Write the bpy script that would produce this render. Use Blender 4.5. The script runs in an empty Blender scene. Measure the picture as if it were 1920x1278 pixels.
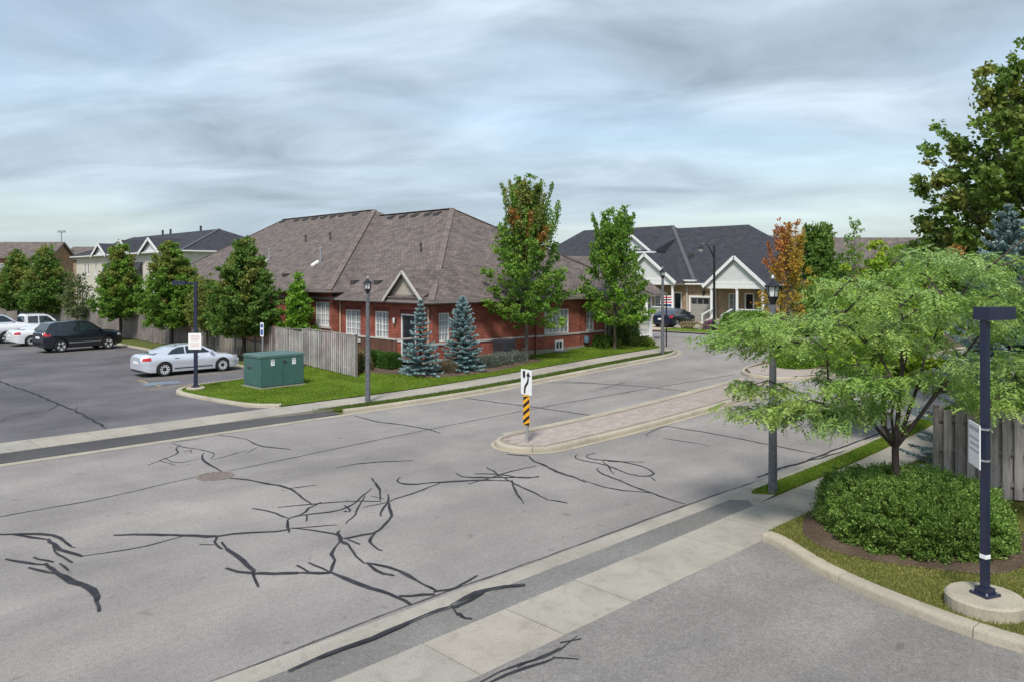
import bpy, bmesh, math, random
import numpy as np
from mathutils import Vector, Matrix
from mathutils.geometry import tessellate_polygon

random.seed(7)
RNG = np.random.default_rng(11)
SC = bpy.context.scene
COL = SC.collection
PI = math.pi
R2 = math.sqrt(2.0)

# ------------------------------------------------------------------ camera
CAMH, FPX, HORY = 4.6, 1440.0, 520.0
cam_d = bpy.data.cameras.new("camera")
cam_d.sensor_fit = 'HORIZONTAL'
cam_d.sensor_width = 36.0
cam_d.lens = 36.0 * FPX / 1920.0
cam_d.shift_y = -(639.0 - HORY) / 1920.0
cam_d.clip_start = 0.1
cam_d.clip_end = 3000.0
cam = bpy.data.objects.new("camera", cam_d)
COL.objects.link(cam)
cam.location = (0, 0, CAMH)
cam.rotation_euler = (math.radians(90), 0, math.radians(-45))
SC.camera = cam

# ------------------------------------------------------------------ sky, sun, exposure
SUN_AZ, SUN_EL = math.radians(215), math.radians(52)      # direction towards the sun (x = cos az)
world = bpy.data.worlds.new("World")
SC.world = world
world.use_nodes = True
wn, wl = world.node_tree.nodes, world.node_tree.links
wn.clear()
def wnode(t, **kw):
    n = wn.new(t)
    for k, v in kw.items():
        setattr(n, k, v)
    return n
w_out = wnode('ShaderNodeOutputWorld')
w_tc = wnode('ShaderNodeTexCoord')
w_sky = wnode('ShaderNodeTexSky', sky_type='NISHITA', sun_disc=False)
w_sky.sun_elevation = SUN_EL
w_sky.sun_rotation = math.radians(90) - SUN_AZ
w_sky.air_density = 1.2
w_sky.dust_density = 1.5
w_bg1 = wnode('ShaderNodeBackground'); w_bg1.inputs['Strength'].default_value = 0.07
wl.new(w_sky.outputs[0], w_bg1.inputs['Color'])
w_sep = wnode('ShaderNodeSeparateXYZ'); wl.new(w_tc.outputs['Generated'], w_sep.inputs[0])
def wmath(op, a, b=None, clamp=False):
    n = wnode('ShaderNodeMath', operation=op); n.use_clamp = clamp
    for i, q in enumerate((a, b)):
        if q is None: continue
        if isinstance(q, (int, float)): n.inputs[i].default_value = q
        else: wl.new(q, n.inputs[i])
    return n.outputs[0]
zc = wmath('ADD', wmath('MAXIMUM', w_sep.outputs[2], 0.0), 0.17)
w_cmb = wnode('ShaderNodeCombineXYZ')
wl.new(wmath('DIVIDE', w_sep.outputs[0], zc), w_cmb.inputs[0])
wl.new(wmath('DIVIDE', w_sep.outputs[1], zc), w_cmb.inputs[1])
w_rot = wnode('ShaderNodeMapping')
w_rot.inputs['Rotation'].default_value = (0, 0, math.radians(51))
wl.new(w_cmb.outputs[0], w_rot.inputs[0])
w_map = wnode('ShaderNodeMapping')
w_map.inputs['Scale'].default_value = (0.72, 1.15, 1.0)
w_map.inputs['Location'].default_value = (3.3, 0.65, 0.0)
wl.new(w_rot.outputs[0], w_map.inputs[0])
w_n1 = wnode('ShaderNodeTexNoise'); w_n1.inputs['Scale'].default_value = 1.85
w_n1.inputs['Detail'].default_value = 7; w_n1.inputs['Roughness'].default_value = 0.54
w_n1.inputs['Distortion'].default_value = 0.5
wl.new(w_map.outputs[0], w_n1.inputs['Vector'])
w_n2 = wnode('ShaderNodeTexNoise'); w_n2.inputs['Scale'].default_value = 0.6
w_n2.inputs['Detail'].default_value = 3; w_n2.inputs['Distortion'].default_value = 0.3
wl.new(w_map.outputs[0], w_n2.inputs['Vector'])
w_rmp = wnode('ShaderNodeValToRGB')                       # cloud body: slate grey to white
e = w_rmp.color_ramp.elements
e[0].position, e[0].color = 0.30, (0.130, 0.163, 0.192, 1)
e[1].position, e[1].color = 0.70, (0.268, 0.318, 0.365, 1)
em = e.new(0.5); em.color = (0.192, 0.234, 0.275, 1)
wl.new(w_n1.outputs[0], w_rmp.inputs[0])
w_bg2 = wnode('ShaderNodeBackground'); w_bg2.inputs['Strength'].default_value = 1.0
w_hz = wnode('ShaderNodeMapRange'); w_hz.inputs[1].default_value = 0.0; w_hz.inputs[2].default_value = 0.16      # greyer air low down
w_hz.inputs[3].default_value = 0.75; w_hz.inputs[4].default_value = 0.0
wl.new(w_sep.outputs[2], w_hz.inputs[0])
w_hm = wnode('ShaderNodeMix', data_type='RGBA'); w_hm.inputs[7].default_value = (0.180, 0.218, 0.243, 1)
wl.new(w_hz.outputs[0], w_hm.inputs[0]); wl.new(w_rmp.outputs[0], w_hm.inputs[6])
wl.new(w_hm.outputs[2], w_bg2.inputs['Color'])
w_mask = wnode('ShaderNodeMapRange'); w_mask.inputs[1].default_value = 0.40; w_mask.inputs[2].default_value = 0.58
w_mask.inputs[3].default_value = 0.50; w_mask.inputs[4].default_value = 1.0
wl.new(w_n2.outputs[0], w_mask.inputs[0])
w_mix = wnode('ShaderNodeMixShader')
wl.new(wmath('MAXIMUM', w_mask.outputs[0], wmath('MULTIPLY', w_hz.outputs[0], 1.33)), w_mix.inputs[0]); wl.new(w_bg1.outputs[0], w_mix.inputs[1]); wl.new(w_bg2.outputs[0], w_mix.inputs[2])
wl.new(w_mix.outputs[0], w_out.inputs[0])

sun_d = bpy.data.lights.new("sun", 'SUN')
sun_d.energy = 1.5
sun_d.angle = math.radians(11)
sun_d.color = (1.0, 0.955, 0.89)
sun = bpy.data.objects.new("sun", sun_d)
COL.objects.link(sun)
sd = Vector((math.cos(SUN_AZ) * math.cos(SUN_EL), math.sin(SUN_AZ) * math.cos(SUN_EL), math.sin(SUN_EL)))
sun.rotation_euler = sd.to_track_quat('Z', 'Y').to_euler()
sun.location = (0, 0, 60)

vs = SC.view_settings
vs.view_transform = 'Standard'
vs.look = 'None'
vs.exposure = 1.45
vs.gamma = 1.0
vs.use_curve_mapping = False

# ------------------------------------------------------------------ terrain height and pixel -> ground helpers
KN = np.arange(17.0, 38.1, 1.5)
def _sm(t): t = np.clip(t, 0, 1); return t * t * (3 - 2 * t)
KT = 0.55 * _sm((KN - 17.0) / 21.0)
def T(x): return float(np.interp(x, KN, KT))

def G(u, v, z=0.0):
    """point on the ground (z above terrain) seen at photo pixel (u, v)"""
    h = z
    for _ in range(30):
        s = (CAMH - h) / (v - HORY)
        X, Y = (u - 960.0) * s, FPX * s
        x, y = (X + Y) / R2, (Y - X) / R2
        h = T(x) + z
    return Vector((x, y, h))

# ------------------------------------------------------------------ object helpers
ORIG = {}
def thing(name, label, cat, loc=(0, 0, 0), rz=0.0, group=None):
    o = bpy.data.objects.new(name, None)
    o.empty_display_size = 0.3
    COL.objects.link(o)
    o.location = loc
    o.rotation_euler = (0, 0, rz)
    o['label'] = label
    o['category'] = cat
    if group: o['group'] = group
    return o
def wthing(name, label, cat, loc, group=None):
    """thing whose parts are written in world coordinates"""
    o = thing(name, label, cat, loc, 0, group)
    ORIG[o.name] = Vector(loc)
    return o
def tag(o, label, cat, group=None):
    o['label'] = label; o['category'] = cat
    if group: o['group'] = group
    return o
def link_mesh(name, me, mat=None, parent=None):
    o = bpy.data.objects.new(name, me)
    COL.objects.link(o)
    if mat is not None and len(me.materials) == 0: me.materials.append(mat)
    if parent is not None:
        o.parent = parent
        if parent.name in ORIG: ORIG[o.name] = ORIG[parent.name]
    return o
def copy_tree(o, parent=None):
    c = o.copy(); COL.objects.link(c)
    if parent is not None: c.parent = parent
    for ch in list(o.children): copy_tree(ch, c)
    return c

class MB:
    def __init__(s): s.v = []; s.f = []
    def add(s, pts, faces):
        b = len(s.v); s.v += [tuple(p) for p in pts]; s.f += [tuple(b + i for i in f) for f in faces]
    def box(s, x0, x1, y0, y1, z0, z1):
        s.add([(x0,y0,z0),(x1,y0,z0),(x1,y1,z0),(x0,y1,z0),(x0,y0,z1),(x1,y0,z1),(x1,y1,z1),(x0,y1,z1)],
              [(0,3,2,1),(4,5,6,7),(0,1,5,4),(1,2,6,5),(2,3,7,6),(3,0,4,7)])
    def hexa(s, p):
        s.add(p, [(0,3,2,1),(4,5,6,7),(0,1,5,4),(1,2,6,5),(2,3,7,6),(3,0,4,7)])
    def poly(s, pts): s.add(pts, [tuple(range(len(pts)))])
    def prism(s, pts, vec):
        n = len(pts); q = [tuple(Vector(p) + Vector(vec)) for p in pts]
        s.add(list(pts) + q, [tuple(reversed(range(n))), tuple(range(n, 2*n))] + [(i, (i+1) % n, n + (i+1) % n, n + i) for i in range(n)])
    def bar(s, a, b, w, h=None, up=(0, 0, 1)):
        a, b = Vector(a), Vector(b); h = h or w; d = (b - a).normalized(); u = Vector(up)
        if abs(d.dot(u)) > 0.98: u = Vector((1, 0, 0))
        sx = d.cross(u).normalized() * (w / 2); sz = sx.cross(d).normalized() * (h / 2)
        s.hexa([a - sx - sz, a + sx - sz, b + sx - sz, b - sx - sz, a - sx + sz, a + sx + sz, b + sx + sz, b - sx + sz])
    def tube(s, pts, rad, n=8, cap=True):
        pts = [Vector(p) for p in pts]
        if not hasattr(rad, '__len__'): rad = [rad] * len(pts)
        rings = []; prev = None
        for i, p in enumerate(pts):
            d = (pts[min(i+1, len(pts)-1)] - pts[max(i-1, 0)])
            d = d.normalized() if d.length > 1e-9 else Vector((0, 0, 1))
            a = Vector((1, 0, 0)) if prev is None else prev
            a = a - d * a.dot(d)
            if a.length < 1e-3: a = Vector((0, 1, 0)) - d * d.y
            a.normalize(); prev = a; b = d.cross(a)
            rings.append([p + (a * math.cos(2*PI*k/n) + b * math.sin(2*PI*k/n)) * rad[i] for k in range(n)])
        vs_ = [q for r in rings for q in r]; fs = []
        for i in range(len(pts) - 1):
            for k in range(n):
                fs.append((i*n + k, i*n + (k+1) % n, (i+1)*n + (k+1) % n, (i+1)*n + k))
        if cap: fs += [tuple(reversed(range(n))), tuple(range((len(pts)-1)*n, len(pts)*n))]
        s.add(vs_, fs)
    def lathe(s, prof, c=(0, 0, 0), n=16, axis='z', rot=0.0):
        vs_ = []; fs = []
        for (r, h) in prof:
            for k in range(n):
                a = 2*PI*k/n + rot; x, y = r*math.cos(a), r*math.sin(a)
                p = (x, y, h) if axis == 'z' else (x, h, y)
                vs_.append((p[0] + c[0], p[1] + c[1], p[2] + c[2]))
        for i in range(len(prof) - 1):
            for k in range(n):
                fs.append((i*n+k, i*n+(k+1) % n, (i+1)*n+(k+1) % n, (i+1)*n+k))
        fs += [tuple(reversed(range(n))), tuple(range((len(prof)-1)*n, len(prof)*n))]
        s.add(vs_, fs)
    def mesh(s, name, off=None, smooth=False, angle=35):
        me = bpy.data.meshes.new(name)
        V = np.array(s.v, dtype=np.float64).reshape(-1, 3)
        if off is not None: V = V - np.array(off)
        me.from_pydata(V.tolist(), [], s.f)
        bm = bmesh.new(); bm.from_mesh(me); bmesh.ops.recalc_face_normals(bm, faces=bm.faces[:])
        uvl = bm.loops.layers.uv.new("UVMap")
        Z = Vector((0, 0, 1))
        for f in bm.faces:
            n = f.normal
            if abs(n.z) > 0.97: u, w = Vector((1, 0, 0)), Vector((0, 1, 0))
            else: u = Z.cross(n).normalized(); w = n.cross(u)
            for l in f.loops: l[uvl].uv = (l.vert.co.dot(u), l.vert.co.dot(w))
        bm.to_mesh(me); bm.free()
        if smooth:
            me.shade_smooth()
            me.set_sharp_from_angle(angle=math.radians(angle))
        return me
    def build(s, name, mat, parent=None, smooth=False, angle=35, off=None):
        if off is None and parent is not None and parent.name in ORIG: off = ORIG[parent.name]
        return link_mesh(name, s.mesh(name, off, smooth, angle), mat, parent)

# ------------------------------------------------------------------ materials
MATS = {}
def principled(name):
    m = bpy.data.materials.new(name); m.use_nodes = True
    nt = m.node_tree
    return m, nt, nt.nodes['Principled BSDF']
def nd(nt, t, **kw):
    n = nt.nodes.new(t)
    for k, v in kw.items(): setattr(n, k, v)
    return n
def ramp(nt, fac, stops):
    r = nd(nt, 'ShaderNodeValToRGB'); el = r.color_ramp.elements
    el[0].position, el[0].color = stops[0][0], (*stops[0][1], 1)
    el[1].position, el[1].color = stops[-1][0], (*stops[-1][1], 1)
    for p, c in stops[1:-1]: el.new(p).color = (*c, 1)
    nt.links.new(fac, r.inputs[0]); return r.outputs[0]
def noise(nt, scale, detail=4, rough=0.55, vec=None, dist=0.0):
    n = nd(nt, 'ShaderNodeTexNoise'); n.inputs['Scale'].default_value = scale
    n.inputs['Detail'].default_value = detail; n.inputs['Roughness'].default_value = rough; n.inputs['Distortion'].default_value = dist
    if vec is not None: nt.links.new(vec, n.inputs['Vector'])
    return n.outputs[0]
def mixc(nt, a, b, fac, mode='MIX'):
    m = nd(nt, 'ShaderNodeMix', data_type='RGBA', blend_type=mode)
    for sock, val in ((0, fac), (6, a), (7, b)):
        if isinstance(val, (int, float)): m.inputs[sock].default_value = val
        elif isinstance(val, tuple): m.inputs[sock].default_value = (*val, 1)
        else: nt.links.new(val, m.inputs[sock])
    return m.outputs[2]
def bump(nt, bsdf, h, strength=0.3, dist=0.02):
    b = nd(nt, 'ShaderNodeBump'); b.inputs['Strength'].default_value = strength; b.inputs['Distance'].default_value = dist
    nt.links.new(h, b.inputs['Height']); nt.links.new(b.outputs[0], bsdf.inputs['Normal'])
def simple(name, c, rough=0.5, metal=0.0, var=0.12, scale=6.0, coat=0.0, spec=None, bumps=0.0):
    """painted / plain surface with a little procedural unevenness"""
    if name in MATS: return MATS[name]
    m, nt, b = principled(name)
    tc = nd(nt, 'ShaderNodeTexCoord')
    f = noise(nt, scale, 5, 0.6, tc.outputs['Object'])
    lo = tuple(max(0, x * (1 - var)) for x in c); hi = tuple(min(1, x * (1 + var)) for x in c)
    nt.links.new(ramp(nt, f, [(0.3, lo), (0.7, hi)]), b.inputs['Base Color'])
    b.inputs['Roughness'].default_value = rough; b.inputs['Metallic'].default_value = metal
    if coat: b.inputs['Coat Weight'].default_value = coat; b.inputs['Coat Roughness'].default_value = 0.04
    if spec is not None: b.inputs['Specular IOR Level'].default_value = spec
    if bumps: bump(nt, b, f, bumps, 0.01)
    MATS[name] = m
    return m

def m_asphalt(name, base, tint2, patch=0.16, grit=0.30):
    m, nt, b = principled(name); tc = nd(nt, 'ShaderNodeTexCoord'); P = tc.outputs['Object']
    big = noise(nt, 0.22, 6, 0.62, P, 0.3); mid = noise(nt, 0.9, 5, 0.6, P); fine = noise(nt, 55.0, 3, 0.7, P)
    c = ramp(nt, big, [(0.3, tuple(x * (1 - patch) for x in base)), (0.7, tuple(x * (1 + patch) for x in tint2))])
    c = mixc(nt, c, ramp(nt, mid, [(0.3, (0.9, 0.9, 0.9)), (0.7, (1.08, 1.08, 1.07))]), 0.9, 'MULTIPLY')
    mp = nd(nt, 'ShaderNodeMapping'); mp.inputs['Scale'].default_value = (0.16, 1.0, 1.0); nt.links.new(P, mp.inputs[0])
    lane = noise(nt, 0.75, 5, 0.6, mp.outputs[0], 0.8)
    c = mixc(nt, c, ramp(nt, lane, [(0.34, (0.90, 0.90, 0.91)), (0.66, (1.07, 1.065, 1.055))]), 0.9, 'MULTIPLY')
    mp2 = nd(nt, 'ShaderNodeMapping'); mp2.inputs['Scale'].default_value = (0.012, 1.0, 1.0); nt.links.new(P, mp2.inputs[0])
    trk = noise(nt, 0.62, 2, 0.4, mp2.outputs[0])
    c = mixc(nt, c, ramp(nt, trk, [(0.36, (0.93, 0.93, 0.935)), (0.64, (1.055, 1.05, 1.045))]), 1.0, 'MULTIPLY')
    grain = noise(nt, 13.0, 4, 0.7, P); spot = noise(nt, 2.6, 2, 0.4, P, 0.6)
    c = mixc(nt, c, ramp(nt, grain, [(0.3, (0.86,) * 3), (0.7, (1.13,) * 3)]), 1.0, 'MULTIPLY')
    c = mixc(nt, c, ramp(nt, spot, [(0.22, (0.62, 0.61, 0.60)), (0.30, (1.0, 1.0, 1.0))]), 0.8, 'MULTIPLY')
    c = mixc(nt, c, ramp(nt, fine, [(0.35, (1 - grit,) * 3), (0.65, (1 + grit,) * 3)]), 1.0, 'MULTIPLY')
    nt.links.new(c, b.inputs['Base Color']); b.inputs['Roughness'].default_value = 0.9
    b.inputs['Specular IOR Level'].default_value = 0.25
    bump(nt, b, fine, 0.5, 0.006)
    return m
M_ROAD = m_asphalt('road asphalt', (0.246, 0.228, 0.217), (0.254, 0.235, 0.223))
M_LOT = m_asphalt('parking lot asphalt', (0.112, 0.107, 0.115), (0.130, 0.123, 0.130), 0.25)
M_LOT2 = m_asphalt('forecourt asphalt', (0.200, 0.188, 0.178), (0.22, 0.207, 0.195), 0.2)
M_APRON = m_asphalt('apron asphalt', (0.17, 0.163, 0.155), (0.185, 0.178, 0.17), 0.12, 0.35)
M_APRON2 = m_asphalt('dark apron asphalt', (0.075, 0.073, 0.076), (0.085, 0.083, 0.085), 0.15)

def m_concrete(name, c, stain=0.18):
    m, nt, b = principled(name); tc = nd(nt, 'ShaderNodeTexCoord'); P = tc.outputs['Object']
    a = noise(nt, 0.7, 5, 0.6, P, 0.4); f = noise(nt, 40, 3, 0.7, P)
    st = noise(nt, 3.2, 6, 0.7, P, 0.8)
    col = ramp(nt, a, [(0.28, tuple(x * (1 - stain) for x in c)), (0.55, c), (0.75, tuple(min(1, x * 1.1) for x in c))])
    col = mixc(nt, col, ramp(nt, st, [(0.30, (0.78, 0.77, 0.75)), (0.48, (1.0, 1.0, 1.0)), (0.72, (1.07, 1.07, 1.06))]), 0.9, 'MULTIPLY')
    oi = nd(nt, 'ShaderNodeObjectInfo')
    col = mixc(nt, col, ramp(nt, oi.outputs['Random'], [(0, (0.90, 0.93, 0.94)), (1, (1.05, 1.05, 1.03))]), 1.0, 'MULTIPLY')
    col = mixc(nt, col, ramp(nt, f, [(0.35, (0.88,) * 3), (0.65, (1.1,) * 3)]), 1.0, 'MULTIPLY')
    nt.links.new(col, b.inputs['Base Color']); b.inputs['Roughness'].default_value = 0.85
    b.inputs['Specular IOR Level'].default_value = 0.3
    bump(nt, b, f, 0.3, 0.004)
    return m
M_CONC = m_concrete('sidewalk concrete', (0.350, 0.315, 0.270))
M_KERB = m_concrete('kerb concrete', (0.385, 0.338, 0.268), 0.22)
M_GUT = m_concrete('gutter concrete', (0.335, 0.302, 0.262), 0.2)
M_FOUND = m_concrete('foundation concrete', (0.33, 0.29, 0.23), 0.2)
M_STONE = m_concrete('stone band', (0.52, 0.50, 0.49), 0.1)
M_DRIVE = m_concrete('driveway concrete', (0.42, 0.34, 0.26), 0.15)

def m_grass(name, a, b_, c):
    m, nt, b = principled(name); tc = nd(nt, 'ShaderNodeTexCoord'); P = tc.outputs['Object']
    f = noise(nt, 1.1, 5, 0.65, P, 0.3); g = noise(nt, 30, 3, 0.7, P)
    col = ramp(nt, f, [(0.3, a), (0.5, b_), (0.72, c)])
    col = mixc(nt, col, ramp(nt, g, [(0.3, (0.6,) * 3), (0.7, (1.35,) * 3)]), 1.0, 'MULTIPLY')
    nt.links.new(col, b.inputs['Base Color']); b.inputs['Roughness'].default_value = 0.95
    b.inputs['Specular IOR Level'].default_value = 0.1
    bump(nt, b, g, 0.8, 0.04)
    return m
M_LAWN = m_grass('lawn grass', (0.075, 0.135, 0.012), (0.110, 0.175, 0.016), (0.165, 0.205, 0.035))
M_DRYLAWN = m_grass('dry lawn grass', (0.105, 0.105, 0.035), (0.10, 0.125, 0.030), (0.155, 0.145, 0.06))
M_SOIL = m_grass('mulch', (0.070, 0.048, 0.034), (0.115, 0.082, 0.060), (0.16, 0.12, 0.085))
M_TAR = simple('crack sealant tar', (0.036, 0.036, 0.043), 0.8, var=0.45, scale=3, spec=0.15)

def m_tint(name, rough=0.6, transl=0.25, spec=0.3, mul=1.0):
    """leaves: colour from the per-face attribute 'tint' (leaf hue only)"""
    m, nt, b = principled(name)
    at = nd(nt, 'ShaderNodeAttribute', attribute_name='tint')
    nt.links.new(at.outputs['Color'], b.inputs['Base Color'])
    b.inputs['Roughness'].default_value = rough; b.inputs['Specular IOR Level'].default_value = spec
    if transl:
        tr = nd(nt, 'ShaderNodeBsdfTranslucent'); mx = nd(nt, 'ShaderNodeMixShader'); mx.inputs[0].default_value = transl
        hs = nd(nt, 'ShaderNodeHueSaturation'); hs.inputs['Value'].default_value = 1.5; nt.links.new(at.outputs['Color'], hs.inputs['Color'])
        nt.links.new(hs.outputs[0], tr.inputs['Color'])
        nt.links.new(b.outputs[0], mx.inputs[1]); nt.links.new(tr.outputs[0], mx.inputs[2])
        nt.links.new(mx.outputs[0], nt.nodes['Material Output'].inputs['Surface'])
    return m
M_LEAF = m_tint('leaves', 0.55, 0.3)
M_NEEDLE = m_tint('needles', 0.6, 0.1, 0.25)
M_BLADE = m_tint('grass blades', 0.7, 0.3, 0.2)

def m_bark(name, c):
    m, nt, b = principled(name); tc = nd(nt, 'ShaderNodeTexCoord')
    mp = nd(nt, 'ShaderNodeMapping'); mp.inputs['Scale'].default_value = (22, 22, 3.5); nt.links.new(tc.outputs['Object'], mp.inputs[0])
    f = noise(nt, 1.0, 5, 0.7, mp.outputs[0])
    nt.links.new(ramp(nt, f, [(0.3, tuple(x * 0.55 for x in c)), (0.7, tuple(x * 1.4 for x in c))]), b.inputs['Base Color'])
    b.inputs['Roughness'].default_value = 0.9; bump(nt, b, f, 0.6, 0.02)
    return m
M_BARK = m_bark('grey brown bark', (0.085, 0.066, 0.052))
M_BARK_D = m_bark('dark bark', (0.050, 0.036, 0.030))
M_BARK_L = m_bark('pale bark', (0.15, 0.125, 0.10))

def m_brick(name, c1, c2, mortar, mw=0.010, bw=0.215, rh=0.073):
    m, nt, b = principled(name); tc = nd(nt, 'ShaderNodeTexCoord'); U = tc.outputs['UV']
    br = nd(nt, 'ShaderNodeTexBrick'); br.inputs['Scale'].default_value = 1.0
    br.inputs['Color1'].default_value = (*c1, 1); br.inputs['Color2'].default_value = (*c2, 1); br.inputs['Mortar'].default_value = (*mortar, 1)
    br.inputs['Mortar Size'].default_value = mw; br.inputs['Brick Width'].default_value = bw; br.inputs['Row Height'].default_value = rh
    br.inputs['Bias'].default_value = -0.1; nt.links.new(U, br.inputs['Vector'])
    f = noise(nt, 1.6, 5, 0.6, U); g = noise(nt, 14, 3, 0.6, U)
    col = mixc(nt, br.outputs['Color'], ramp(nt, f, [(0.3, (0.70, 0.70, 0.73)), (0.7, (1.28, 1.24, 1.2))]), 1.0, 'MULTIPLY')
    col = mixc(nt, col, ramp(nt, g, [(0.3, (0.8,) * 3), (0.7, (1.2,) * 3)]), 1.0, 'MULTIPLY')
    nt.links.new(col, b.inputs['Base Color']); b.inputs['Roughness'].default_value = 0.88; b.inputs['Specular IOR Level'].default_value = 0.2
    inv = nd(nt, 'ShaderNodeMath', operation='SUBTRACT'); inv.inputs[0].default_value = 1.0; nt.links.new(br.outputs['Fac'], inv.inputs[1])
    bump(nt, b, inv.outputs[0], 0.7, 0.012)
    return m
M_BRICK = m_brick('red brick', (0.355, 0.090, 0.058), (0.225, 0.050, 0.036), (0.28, 0.15, 0.115))
M_BRICK_D = m_brick('red soldier brick', (0.215, 0.048, 0.036), (0.15, 0.034, 0.028), (0.18, 0.10, 0.085), 0.010, 0.073, 0.215)
M_TANBRICK = m_brick('tan brick', (0.33, 0.235, 0.155), (0.27, 0.19, 0.125), (0.36, 0.30, 0.23))
M_ORBRICK = m_brick('orange brick', (0.36, 0.19, 0.10), (0.29, 0.155, 0.085), (0.36, 0.27, 0.19))
M_SHINGLE = m_brick('brown shingles', (0.180, 0.151, 0.139), (0.108, 0.092, 0.086), (0.070, 0.058, 0.052), 0.012, 0.32, 0.14)
M_SHINGLE2 = m_brick('charcoal shingles', (0.054, 0.057, 0.068), (0.044, 0.046, 0.056), (0.03, 0.03, 0.036), 0.012, 0.32, 0.14)
M_RIDGE = m_brick('ridge shingles', (0.185, 0.155, 0.138), (0.15, 0.125, 0.112), (0.09, 0.075, 0.068), 0.014, 0.3, 0.2)
M_RIDGE2 = simple('charcoal ridge shingles', (0.075, 0.078, 0.088), 0.9, var=0.2, scale=5)
def m_siding(name, c, rh=0.12):
    m, nt, b = principled(name); tc = nd(nt, 'ShaderNodeTexCoord')
    wv = nd(nt, 'ShaderNodeTexWave', wave_type='BANDS', bands_direction='Y', wave_profile='SAW'); wv.inputs['Scale'].default_value = 0.5 / rh / 3.1416 * 1.0
    nt.links.new(tc.outputs['UV'], wv.inputs['Vector'])
    f = noise(nt, 2.0, 4, 0.5, tc.outputs['UV'])
    nt.links.new(ramp(nt, f, [(0.3, tuple(x * 0.93 for x in c)), (0.7, tuple(min(1, x * 1.05) for x in c))]), b.inputs['Base Color'])
    b.inputs['Roughness'].default_value = 0.6; bump(nt, b, wv.outputs[0], 0.6, 0.02)
    return m
M_SIDING = m_siding('cream siding', (0.56, 0.52, 0.45))
M_SIDING_T = m_siding('taupe siding', (0.40, 0.355, 0.30))
M_SIDING_W = m_siding('pale gable siding', (0.62, 0.635, 0.635))

M_WHITE = simple('white trim paint', (0.74, 0.74, 0.73), 0.45, var=0.05)
M_OFFW = simple('off white trim', (0.50, 0.47, 0.43), 0.5, var=0.06)
M_BROWNTRIM = simple('brown fascia metal', (0.16, 0.125, 0.11), 0.45, var=0.08)
M_GUTTER = simple('grey brown gutter', (0.23, 0.195, 0.185), 0.4, var=0.08)
M_TANPIPE = simple('tan downspout', (0.46, 0.32, 0.24), 0.45, var=0.08)
M_DARKMETAL = simple('dark vent metal', (0.05, 0.045, 0.045), 0.5, var=0.2)
M_NAVY = simple('dark blue painted steel', (0.014, 0.018, 0.045), 0.4, var=0.15, coat=0.2)
M_BLACKM = simple('black painted metal', (0.014, 0.014, 0.018), 0.35, var=0.2)
M_GREYPOLE = simple('grey concrete pole', (0.112, 0.116, 0.128), 0.65, var=0.3, scale=9)
M_GALV = simple('galvanised steel', (0.42, 0.43, 0.45), 0.4, 0.6, var=0.1)
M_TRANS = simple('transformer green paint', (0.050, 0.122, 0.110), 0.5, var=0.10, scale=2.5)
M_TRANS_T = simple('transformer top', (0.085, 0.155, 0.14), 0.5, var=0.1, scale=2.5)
M_YELLOW = simple('reflective yellow sheeting', (0.85, 0.40, 0.010), 0.4, var=0.04)
M_BLACK = simple('black sheeting', (0.012, 0.012, 0.014), 0.45, var=0.1)
M_SIGNW = simple('white sheeting', (0.80, 0.80, 0.80), 0.35, var=0.02)
M_SIGNPINK = simple('sun faded red print', (0.68, 0.52, 0.52), 0.5, var=0.08)
M_SIGNGREY = simple('grey print', (0.42, 0.42, 0.46), 0.5, var=0.08)
M_SIGNBLUE = simple('blue sign sheeting', (0.03, 0.09, 0.42), 0.4, var=0.05)
M_RED = simple('red sheeting', (0.55, 0.03, 0.03), 0.4, var=0.05)
M_BLUEMARK = simple('worn blue marking paint', (0.16, 0.19, 0.23), 0.8, var=0.35, scale=5)
M_YLINE = simple('worn yellow line paint', (0.36, 0.26, 0.11), 0.85, var=0.3, scale=6)
M_RUST = simple('rusty iron cover', (0.172, 0.138, 0.118), 0.85, var=0.3, scale=9)
M_PAVER = simple('pink grey paver', (0.365, 0.308, 0.274), 0.9, var=0.12, scale=3)
M_CLOTHBLUE = simple('blue cushion', (0.03, 0.09, 0.30), 0.8)
def m_wood(name, c):
    m, nt, b = principled(name); tc = nd(nt, 'ShaderNodeTexCoord')
    mp = nd(nt, 'ShaderNodeMapping'); mp.inputs['Scale'].default_value = (9, 9, 0.9); nt.links.new(tc.outputs['Object'], mp.inputs[0])
    f = noise(nt, 2.0, 6, 0.7, mp.outputs[0]); g = noise(nt, 0.8, 3, 0.5, tc.outputs['Object'])
    oi = nd(nt, 'ShaderNodeObjectInfo')
    col = ramp(nt, f, [(0.28, tuple(x * 0.5 for x in c)), (0.5, c), (0.75, tuple(x * 1.4 for x in c))])
    col = mixc(nt, col, ramp(nt, oi.outputs['Random'], [(0, (0.72, 0.71, 0.72)), (1, (1.18, 1.17, 1.15))]), 1.0, 'MULTIPLY')
    col = mixc(nt, col, ramp(nt, g, [(0.35, (0.75, 0.74, 0.75)), (0.65, (1.2, 1.2, 1.2))]), 1.0, 'MULTIPLY')
    nt.links.new(col, b.inputs['Base Color']); b.inputs['Roughness'].default_value = 0.9; bump(nt, b, f, 0.4, 0.01)
    return m
M_FENCE = m_wood('weathered fence wood', (0.26, 0.23, 0.215))
M_FENCE_L = m_wood('sun bleached fence wood', (0.42, 0.395, 0.385))
M_FENCE_R = m_wood('silver grey fence wood', (0.37, 0.335, 0.325))
M_DECK = m_wood('brown deck wood', (0.155, 0.075, 0.052))
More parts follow.
